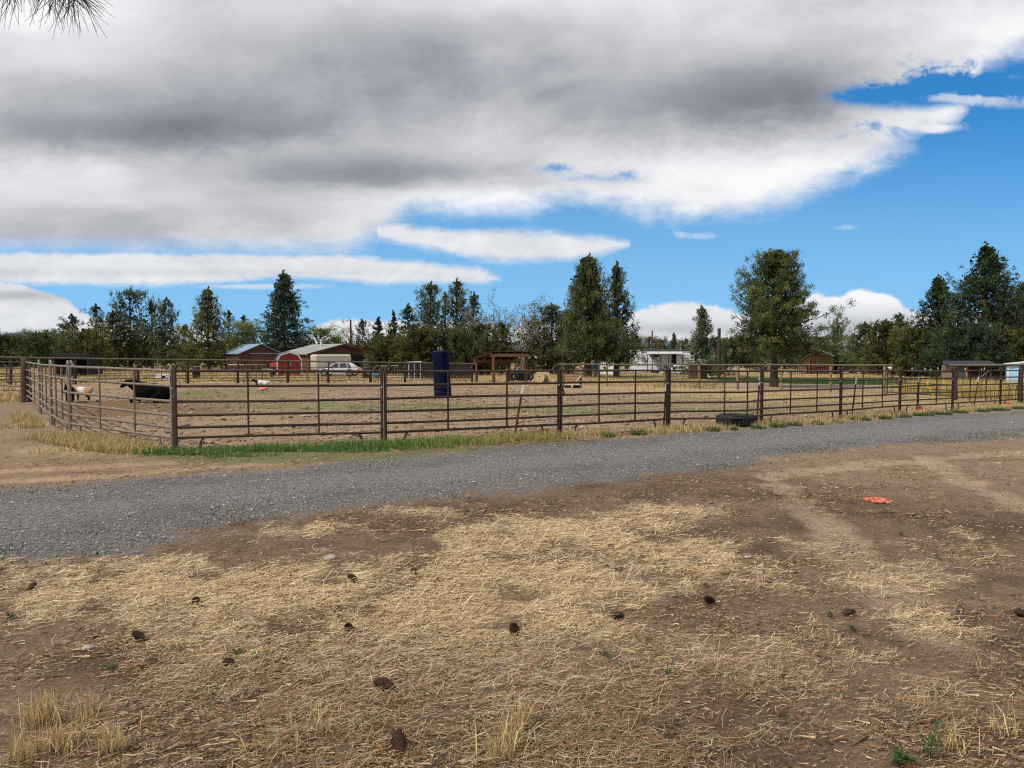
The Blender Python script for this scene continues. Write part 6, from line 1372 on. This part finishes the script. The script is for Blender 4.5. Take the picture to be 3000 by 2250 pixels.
# big juniper pair
tree('juniper', 1722, 76, 735, cone(64, [(0, .8), (.17, .9), (.3, 1), (.5, .9), (.7, .68), (.85, .42), (.95, .2), (1, .03)]), 'big tall juniper left of the mobile home, the highest tree in the middle', 230, .36, t0=.17, trunk_r=.40, name='juniper_tree', fill=.35, gap=.2, limb_r=.06)
tree('juniper', 1806, 80, 758, cone(52, [(0, .5), (.1, .85), (.25, 1), (.42, .95), (.52, .9), (.7, .50), (.85, .28), (.95, .14), (1, .03)]), 'airy drooping juniper joined to the right of the big tall juniper', 150, .40, t0=.12, trunk_r=.3, name='juniper_tree', gap=.34, limb_r=.06, fill=.12)
tree('juniper', 1745, 74, 950, cone(82, ROUND), 'dark low drooping juniper growth around the big juniper trunk', 90, .42, t0=.42, name='bushy_tree', fill=.3, bright=.8)
tree('olive', 1862, 120, 978, cone(34, TALL), 'small olive juniper above the left end of the mobile home', 46, .5, name='juniper_tree', fill=.3)
tree('red', 1902, 150, 985, cone(40, ROUND), 'reddish-brown sparse tree behind the mobile home', 44, .6, size=1.3, name='leafy_tree')
tree('juniper', 1935, 155, 994, cone(34, ROUND), 'small grey-green tree behind the middle of the mobile home roof', 40, .6, size=1.3, name='juniper_tree')
tree('juniper', 1973, 135, 974, cone(24, CON), 'small pointed juniper behind the right part of the mobile home', 44, .5, size=1.1, name='juniper_tree')
tree('olive', 2008, 140, 990, cone(28, ROUND), 'low olive tree behind the right end of the mobile home', 40, .55, size=1.2, name='juniper_tree')
# --- right group
tree('grey', 2058, 72, 893, [(0, 44), (.15, 50), (.4, 42), (.55, 32), (.7, 20), (.85, 16), (1, 3)], 'sparse grey-green juniper hiding the right end of the mobile home', 84, .40, name='juniper_tree', gap=.30, t0=.10, trunk_r=.16, fill=.15)
tree('grey', 2100, 90, 985, cone(46, ROUND), 'dull grey-brown bushy tree behind the reddish bare pole', 56, .5, name='bushy_tree', bright=.62, gap=.3)
tree('juniper', 2163, 82, 985, cone(42, ROUND), 'small round dark tree on a bare trunk left of the big pine', 70, .42, t0=.34, name='juniper_tree', fill=.4, trunk_r=.13, bright=.75)
for k, (px, Y, yt, w, l) in enumerate([(2215, 120, 985, 40, 'dark distant juniper left behind the big pine trunk'), (2300, 128, 990, 40, 'distant juniper just right of the big pine trunk'), (2345, 132, 975, 38, 'distant juniper above the left of the log cabin'), (2400, 138, 985, 38, 'distant juniper behind the log cabin roof'), (2128, 140, 990, 34, 'distant dark tree behind the reddish bare pole')]):
    tree(('olive', 'grey')[k % 2], px, Y, yt, cone(w, ROUND), l, 44, .55, size=1.2, name='juniper_tree', fill=.3, bright=.8)
PON = [(.24, 60), (.29, 128), (.33, 142), (.40, 132), (.50, 116), (.62, 102), (.72, 84), (.82, 68), (.90, 50), (.96, 32), (1, 12)]
tree('pine', 2268, 49, 722, PON, 'big ponderosa pine with a dark trunk and ragged open crown, right of centre', 200, .27, t0=.29, bark='barkp', trunk_r=.26, name='pine_tree', gap=.33, limb_r=.05, asym=.30, lo=.30, fill=.12, size=1.0)
tree('juniper', 2452, 110, 931, [(0, 30), (.2, 32), (.45, 22), (.6, 20), (.8, 20), (.93, 14), (1, 3)], 'slim sparse juniper just right of the log cabin', 60, .46, name='juniper_tree', gap=.3)
tree('spruce', 2448, 100, 1022, cone(36, ROUND), 'dark low juniper bush at the right wall of the log cabin', 44, .46, name='bushy_tree', fill=.3)
tree('grey', 2496, 150, 975, cone(30, TALL), 'small distant grey juniper between the cabin and the right-hand group', 44, .55, name='juniper_tree', size=1.2)
tree('juniper', 2532, 98, 940, cone(44, TALL), 'leftmost tree of the right-hand green group', 70, .46, name='juniper_tree', fill=.3, gap=.15, bright=1.15)
tree('olive', 2590, 92, 932, cone(52, ROUND), 'rounded green juniper, second from the left in the right-hand group', 84, .46, name='juniper_tree', fill=.4, bright=.85)
tree('juniper', 2632, 96, 912, cone(48, TALL), 'taller green juniper third from the left in the right-hand group', 80, .46, name='juniper_tree', fill=.3, bright=1.1)
tree('olive', 2680, 84, 955, cone(56, ROUND), 'dense green juniper below the pointed dark conifer on the right', 84, .46, name='juniper_tree', fill=.5, bright=.75)
tree('darkpine', 2742, 84, 798, cone(84, [(0, .95), (.15, 1), (.4, .82), (.6, .55), (.8, .28), (.92, .12), (1, .02)]), 'dense dark cone-shaped conifer left of the tallest right-hand pine', 190, .40, name='conifer_tree', fill=.6, trunk_r=.28)
tree('darkpine', 2882, 76, 698, cone(128, [(0, .85), (.12, 1), (.35, .92), (.55, .72), (.7, .47), (.82, .27), (.92, .12), (1, .02)]), 'tallest dark pine at the right side of the photo', 270, .38, name='pine_tree', fill=.55, trunk_r=.4, gap=.16)
tree('darkpine', 2992, 88, 822, cone(92, TALL), 'dark pine cut off by the right edge of the photo', 130, .44, name='pine_tree', fill=.5)
tree('darkpine', 2835, 70, 955, cone(110, ROUND), 'dark low pine growth behind the black-roofed coop', 100, .42, t0=.15, name='bushy_tree', fill=.6, bright=.9)
tree('olive', 2960, 72, 965, cone(80, ROUND), 'olive low growth above the pale blue shed', 80, .44, t0=.2, name='bushy_tree', fill=.5, bright=.7)
# sage and brush dotted over the fields, far woods
def brush(n):
    px = rng.uniform(1950, 2800, n); Y = np.exp(rng.uniform(math.log(95), math.log(230), n)); V = []; 
    Cc = []; hh = []
    for a, y in zip(px, Y):
        p = ground(a, y)
        if inside(ARENA, p[0], p[1]): continue
        Cc.append(p); hh.append(rng.uniform(.35, .9))
    C = np.repeat(np.array(Cc), 60, 0); h = np.repeat(hh, 60); q = C + rng.normal(size=C.shape) * np.stack([h * .6, h * .6, h * .35], -1) + np.stack([0 * h, 0 * h, h * .5], -1)
    m = len(q); V = leaf_quads(q, rng.normal(size=(m, 3)) + np.array([0, 0, .5]), rng.uniform(.15, .4, m), rng.uniform(.08, .16, m))
    o = link('sagebrush', fast_mesh('sagebrush', V, np.arange(m * 4).reshape(-1, 4), None, pick([(.15, .15, .10), (.20, .19, .12), (.10, .10, .06), (.26, .21, .12)], m).repeat(4, 0), M['leaf'])); tag(o, 'low grey-green sagebrush dotted over the dry field', 'sagebrush', kind='stuff')
brush(170)
def woods():
    n = 1500; px = rng.uniform(-700, 3700, n); Y = rng.uniform(170, 330, n); Vs = []; cs = []
    for a, y in zip(px, Y):
        if 2380 < a < 2560 and y < 260 and rng.random() < .6: continue
        p = ground(a, y); h = rng.uniform(3.2, 6.0) * (1.15 if a < 1700 else 1); w = h * rng.uniform(.22, .42); k = 46
        t = rng.random(k); r_ = w * (1 - t * .85) * np.sqrt(rng.random(k)); an = rng.uniform(0, 6.28, k); q = p + np.stack([r_ * np.cos(an), r_ * np.sin(an), t * h], -1)
        Vs.append(leaf_quads(q, rng.normal(size=(k, 3)) * .5 + np.array([0, 0, 1]), rng.uniform(.8, 1.6, k), rng.uniform(.4, .8, k)))
        c = np.array([(.055, .068, .038), (.075, .085, .04), (.05, .062, .045), (.085, .085, .05)][rng.integers(4)]); cs.append(np.tile(c, (k, 1)) * rng.uniform(.7, 1.25, (k, 1)))
    V = np.vstack(Vs); c = np.vstack(cs).repeat(4, 0); o = link('distant_woods', fast_mesh('distant_woods', V, np.arange(len(V)).reshape(-1, 4), None, c, M['leaf'])); tag(o, 'far-off juniper woods reading as one dark band', 'woods', kind='stuff')
woods()

# ------------------------------------------------------------------ pine branch hanging in at the upper left
r = empty('pine_branch', at(120, -160, 2.2), 0, 'tip of a pine branch with long dark needles hanging in at the top left corner', 'branch')
o = at(120, -160, 2.2); twp = [at(-900, -900, 2.0) - o, at(-300, -420, 2.15) - o, at(20, -190, 2.2) - o, at(150, -70, 2.2) - o, at(205, -40, 2.2) - o]
MB().tube(twp, [.02, .012, .007, .006, .005], 8).build('twig', M['twig'], r)
mb = MB(); S = [at(35, -70, 2.2), at(80, -90, 2.22), at(140, -75, 2.18), at(185, -55, 2.2), at(205, -45, 2.2)]
for k in range(170):
    q = S[rng.integers(5)] - o + rng.normal(0, .008, 3); a = math.radians(rng.uniform(-115, -20) if rng.random() < .75 else rng.uniform(-160, 20)); L = rng.uniform(.10, .165); d = np.array([math.cos(a), rng.normal(0, .25), math.sin(a)]); d /= np.linalg.norm(d); e = q + d * L; m_ = (q + e) / 2 + rng.normal(0, .006, 3)
    mb.tube([q, m_, e], [.0012, .001, .0005], 3, False)
mb.build('needles', mat('dark_needles', (.035, .035, .045), .6, var=.3), r)

# ------------------------------------------------------------------ sky: daylight sky with a broken cloud deck
SUN_EL, SUN_AZ = math.radians(50), math.atan2(-.86, -.42)
w = bpy.data.worlds.new('World'); scene.world = w; w.use_nodes = True; nt = w.node_tree; nt.nodes.clear(); LK = nt.links.new
class E:
    def __init__(s, v): s.v = v
    @staticmethod
    def op(op, *a, clamp=False):
        n = nt.nodes.new('ShaderNodeMath'); n.operation = op; n.use_clamp = clamp
        for i, x in enumerate(a):
            x = x.v if isinstance(x, E) else x
            if isinstance(x, (int, float)): n.inputs[i].default_value = float(x)
            else: LK(x, n.inputs[i])
        return E(n.outputs[0])
    def __add__(s, o): return E.op('ADD', s, o)
    __radd__ = __add__
    def __sub__(s, o): return E.op('SUBTRACT', s, o)
    def __rsub__(s, o): return E.op('SUBTRACT', o, s)
    def __mul__(s, o): return E.op('MULTIPLY', s, o)
    __rmul__ = __mul__
    def __truediv__(s, o): return E.op('DIVIDE', s, o)
    def __neg__(s): return E.op('MULTIPLY', s, -1.0)
def emax(a, b): return E.op('MAXIMUM', a, b)
def emin(a, b): return E.op('MINIMUM', a, b)
def step_(x, a, b):
    n = nt.nodes.new('ShaderNodeMapRange'); n.interpolation_type = 'SMOOTHSTEP'; LK(x.v, n.inputs[0]); n.inputs[1].default_value = a; n.inputs[2].default_value = b; return E(n.outputs[0])
def curve(x, pts, lo, hi, ylo, yhi):
    n = nt.nodes.new('ShaderNodeFloatCurve'); t = (x - lo) * (1 / (hi - lo)); t = emin(emax(t, 0.0), 1.0); LK(t.v, n.inputs[1]); c = n.mapping.curves[0]
    P = [((a - lo) / (hi - lo), (b - ylo) / (yhi - ylo)) for a, b in pts]
    while len(c.points) < len(P): c.points.new(.5, .5)
    for q, (a, b) in zip(c.points, P): q.location = (a, b); q.handle_type = 'VECTOR'
    n.mapping.update(); return E(n.outputs[0]) * (yhi - ylo) + ylo
tc = nt.nodes.new('ShaderNodeTexCoord'); sp = nt.nodes.new('ShaderNodeSeparateXYZ'); LK(tc.outputs['Generated'], sp.inputs[0]); dx, dy, dz = (E(sp.outputs[i]) for i in range(3))
ay = emax(E.op('ABSOLUTE', dy), .12)
# U,V: tangents of bearing and height of the direction, in thousandths (0 = due north on the horizon)
U = emin(emax(dx / ay * 2080 + 1500, -2500.0), 5500.0); V_ = 1036 - dz / ay * 2080
def noise(sx, sy, det=7, rough=.6, off=0., dist=0.):
    cb = nt.nodes.new('ShaderNodeCombineXYZ'); LK((U * sx).v, cb.inputs[0]); LK((V_ * sy).v, cb.inputs[1]); cb.inputs[2].default_value = off
    n = nt.nodes.new('ShaderNodeTexNoise'); n.inputs['Scale'].default_value = 1; n.inputs['Detail'].default_value = det; n.inputs['Roughness'].default_value = rough; n.inputs['Distortion'].default_value = dist; LK(cb.outputs[0], n.inputs['Vector']); return E(n.outputs[0]) - .5
nA = noise(1 / 420, 1 / 210, 4, .60, 1.3, .3); nB = noise(1 / 170, 1 / 95, 5, .62, 5.1, .6); nC = noise(1 / 760, 1 / 360, 3, .55, 9.7, .5); nD = noise(1 / 62, 1 / 40, 5, .66, 3.3, .8); nE = noise(1 / 240, 1 / 34, 4, .6, 7.7, .4)
def gs(u, v, ru, rv, a, warp=1.0):
    p_ = (U - u + nA * (ru * 1.1 * warp) + nD * (ru * .35 * warp)) * (1 / ru); q = (V_ - v + nB * (rv * 1.3 * warp) + nD * (rv * .5 * warp)) * (1 / rv); return E.op('EXPONENT', -(p_ * p_ + q * q)) * a
edge = nA * 120 + nB * 95 + nD * 60
def layer(topp, botp, soft=30, ew=.5, lo=-2500, hi=5500, eb=None):
    """cloud between two outlines"""
    t = curve(U, topp, -500, 3500, -300, 1300); b = curve(U, botp, -500, 3500, -300, 1300)
    return step_(emin((V_ - t) + edge * ew, (b - V_) + edge * (ew if eb is None else eb) + nE * 20), -soft, soft)
f_main = curve(U, [(-500, 735), (0, 728), (600, 735), (1000, 742), (1120, 690), (1200, 625), (1700, 605), (1850, 628), (2050, 640), (2200, 628), (2400, 575), (2560, 490), (2740, 400), (2800, 350), (2860, 215), (3000, 165), (3500, 20)], -500, 3500, -300, 1300) - V_
soft_ = step_(U, 1000, 1300)
main = step_(f_main + edge * (.30 + .50 * soft_) + nE * 26, -40, 60)
thin = step_(f_main + edge * .5, 0, 230)
hole = gs(2640, 290, 190, 50, 1.3, .9) + gs(2800, 262, 110, 44, 1.2, .7) + gs(2480, 300, 90, 24, .5) + gs(1790, 528, 150, 24, .72, 1.5) + gs(1640, 500, 80, 14, .6, 1.5) + gs(1790, 590, 80, 14, .5, 1.5)
main = emin(emax(main - step_(gs(2620, 410, 260, 60, 1.15, 1.6) + gs(2760, 215, 260, 40, .9, 1.6) + (nB * 1.3 + nD * .9) * 1.7, .5, 1.75) * .95 - step_(hole + (nB + nD) * 1.1, .25, 1.15), 0.0), 1.0)
wisp = gs(2700, 385, 100, 20, 1.0, .9) + gs(2590, 338, 170, 26, .8, 1.2) + gs(2500, 240, 120, 30, .7, 1.0)
main = emax(main, step_(wisp + (nB + nD) * .8, .3, .9) * .95)
s1 = layer([(-500, 752), (0, 748), (600, 746), (1000, 750), (1200, 772), (1400, 798), (1470, 822), (1490, 900), (3500, 900)], [(-500, 830), (0, 828), (430, 830), (900, 814), (1100, 828), (1400, 824), (1470, 818), (1490, 700), (3500, 700)], 14, .34, eb=.22)
s2 = layer([(-500, 900), (1080, 900), (1110, 650), (1350, 690), (1500, 676), (1650, 690), (1780, 706), (1850, 724), (1870, 900), (3500, 900)], [(-500, 500), (1080, 500), (1110, 700), (1300, 735), (1500, 762), (1640, 764), (1760, 748), (1850, 716), (1870, 500), (3500, 500)], 18, .36, eb=.3)
s3 = step_(gs(780, 840, 230, 11, 1, .8) + nB * .9, .3, 1.0) * .7
cl = layer([(-500, 800), (0, 826), (120, 860), (200, 880), (270, 930), (420, 985), (560, 952), (700, 1000), (900, 1000), (940, 950), (1030, 932), (1200, 945), (1500, 960), (1800, 965), (1870, 905), (2000, 895), (2090, 900), (2200, 935), (2330, 895), (2380, 858), (2450, 862), (2520, 843), (2600, 868), (2640, 905), (2800, 930), (3500, 900)], [(-500, 1100), (3500, 1100)], 9, .62)
wis = step_(gs(2050, 692, 90, 18, .9, 1.2) + gs(2455, 668, 75, 14, .9, 1.2) + gs(2930, 312, 170, 26, .9, 1.4) + gs(3010, 480, 150, 30, .4, 1.0) + gs(2780, 300, 110, 16, .8, 1.6) + gs(2930, 240, 120, 16, .6, 1.5) + (nB + nD) * 1.1, .4, 1.15) * .6
mask = emin(emax(emax(emax(main, s1 * .96), emax(s2 * .96, s3)), emax(cl * .97, wis)), 1.0)
# brightness of the deck
lum = .73 + nC * .42 + nA * .36 + nB * .20 + nD * .08
W_ = .55
def gl(u, v, ru, rv, a): return gs(u, v, ru, rv, a, W_)
lum = lum + gl(420, 400, 560, 64, -.44) + gl(1150, 515, 420, 52, -.42) + gl(200, 290, 460, 80, -.20) + gl(2260, 300, 330, 105, -.52) + gl(1150, 190, 520, 130, -.26) + gl(1750, 330, 480, 120, -.14) + gl(700, 330, 300, 70, -.10)
lum = lum + gl(250, 560, 560, 90, .10) + gl(2150, 520, 460, 80, .24) + gl(120, 60, 330, 80, .30) + gl(1500, 10, 600, 60, .16) + gl(2800, 90, 420, 80, .14) + gl(1350, 600, 420, 50, .15) + gl(2560, 350, 220, 60, .2) + gl(100, 690, 520, 50, -.14) + gl(850, 690, 220, 50, .08) + gl(450, 650, 800, 90, -.28) + gl(1700, 540, 300, 40, -.12) + nE * .16 * step_(V_, 420, 560)
lum = lum + (1.0 - thin) * .14
low_ = .84 + nB * .30 + nD * .16 + nE * .12 + gl(2480, 970, 260, 46, -.30) + gl(70, 866, 150, 16, -.30) + gl(60, 990, 300, 22, -.26) + gl(2000, 965, 200, 24, -.2) + gl(2520, 872, 170, 26, .16) + gl(500, 800, 700, 14, -.10)
useL = step_(V_, 735, 752)
lum = lum * (1.0 - useL) + low_ * useL
k2 = step_(s2, .3, .9) * step_(V_, 640, 690)
lum = emax(lum * (1.0 - k2) + (.86 + nB * .35 + nD * .15) * k2, .04)
sky = nt.nodes.new('ShaderNodeTexSky'); sky.sky_type = 'NISHITA'; sky.sun_disc = False; sky.sun_elevation = SUN_EL; sky.sun_rotation = SUN_AZ; sky.altitude = 900; sky.air_density = 1.0; sky.dust_density = .4; sky.ozone_density = 3.0
cv = nt.nodes.new('ShaderNodeCombineXYZ'); LK(dx.v, cv.inputs[0]); LK(dy.v, cv.inputs[1]); LK((emax(dz, 0.0) * .9 + .20).v, cv.inputs[2]); nv = nt.nodes.new('ShaderNodeVectorMath'); nv.operation = 'NORMALIZE'; LK(cv.outputs[0], nv.inputs[0]); LK(nv.outputs[0], sky.inputs['Vector'])
hs = nt.nodes.new('ShaderNodeHueSaturation'); hs.inputs['Saturation'].default_value = 1.22; hs.inputs['Value'].default_value = 1.25; LK(sky.outputs[0], hs.inputs['Color'])
STR = .125
cr = nt.nodes.new('ShaderNodeValToRGB'); el = cr.color_ramp.elements
el[0].position = 0.0; el[0].color = (.13, .14, .17, 1); el[1].position = 1.0; el[1].color = (.95, .955, .97, 1)
for pos, c in ((.2, (.23, .243, .283)), (.40, (.34, .355, .40)), (.6, (.53, .54, .575)), (.8, (.74, .75, .78))): e_ = el.new(pos); e_.color = (*c, 1)
LK(lum.v, cr.inputs[0])
sc_ = nt.nodes.new('ShaderNodeVectorMath'); sc_.operation = 'SCALE'; LK(cr.outputs[0], sc_.inputs[0]); sc_.inputs['Scale'].default_value = 1 / STR
tn = nt.nodes.new('ShaderNodeMix'); tn.data_type = 'RGBA'; tn.blend_type = 'MULTIPLY'; tn.inputs[0].default_value = 1; LK(hs.outputs[0], tn.inputs[6]); tn.inputs[7].default_value = (.50, 1.10, 1.18, 1)
hz = nt.nodes.new('ShaderNodeMix'); hz.data_type = 'RGBA'; LK((step_(V_, 250, 1036) * .75).v, hz.inputs[0]); LK(tn.outputs[2], hz.inputs[6]); hz.inputs[7].default_value = (.32 / STR, .62 / STR, .90 / STR, 1)
mx = nt.nodes.new('ShaderNodeMix'); mx.data_type = 'RGBA'; LK(mask.v, mx.inputs[0]); LK(hz.outputs[2], mx.inputs[6]); LK(sc_.outputs[0], mx.inputs[7])
bg = nt.nodes.new('ShaderNodeBackground'); bg.inputs['Strength'].default_value = STR; LK(mx.outputs[2], bg.inputs['Color']); wo = nt.nodes.new('ShaderNodeOutputWorld'); LK(bg.outputs[0], wo.inputs['Surface'])
w.cycles.sampling_method = 'MANUAL'; w.cycles.sample_map_resolution = 512

sd = bpy.data.lights.new('sun', 'SUN'); sd.energy = 3.4; sd.angle = math.radians(1.2); sd.color = (1, .955, .88); so = bpy.data.objects.new('sun', sd); COL.objects.link(so)
sv = Vector((math.sin(SUN_AZ) * math.cos(SUN_EL), math.cos(SUN_AZ) * math.cos(SUN_EL), math.sin(SUN_EL))); so.rotation_euler = sv.to_track_quat('Z', 'Y').to_euler(); so.location = (-20, -10, 30)

cd = bpy.data.cameras.new('camera'); cd.sensor_width = 36; cd.lens = F / 3000 * 36; cd.clip_start = .05; cd.clip_end = 9000
co = bpy.data.objects.new('camera', cd); COL.objects.link(co); co.location = tuple(CAM); co.rotation_euler = (math.pi / 2 - PITCH, 0, 0); scene.camera = co
scene.view_settings.view_transform = 'Standard'; scene.view_settings.look = 'None'; scene.view_settings.exposure = 0
scene.render.engine = 'CYCLES'
scene.cycles.max_bounces = 5; scene.cycles.diffuse_bounces = 2; scene.cycles.glossy_bounces = 2; scene.cycles.transmission_bounces = 2; scene.cycles.transparent_max_bounces = 4
scene.cycles.use_denoising = False; scene.cycles.filter_width = 1.15
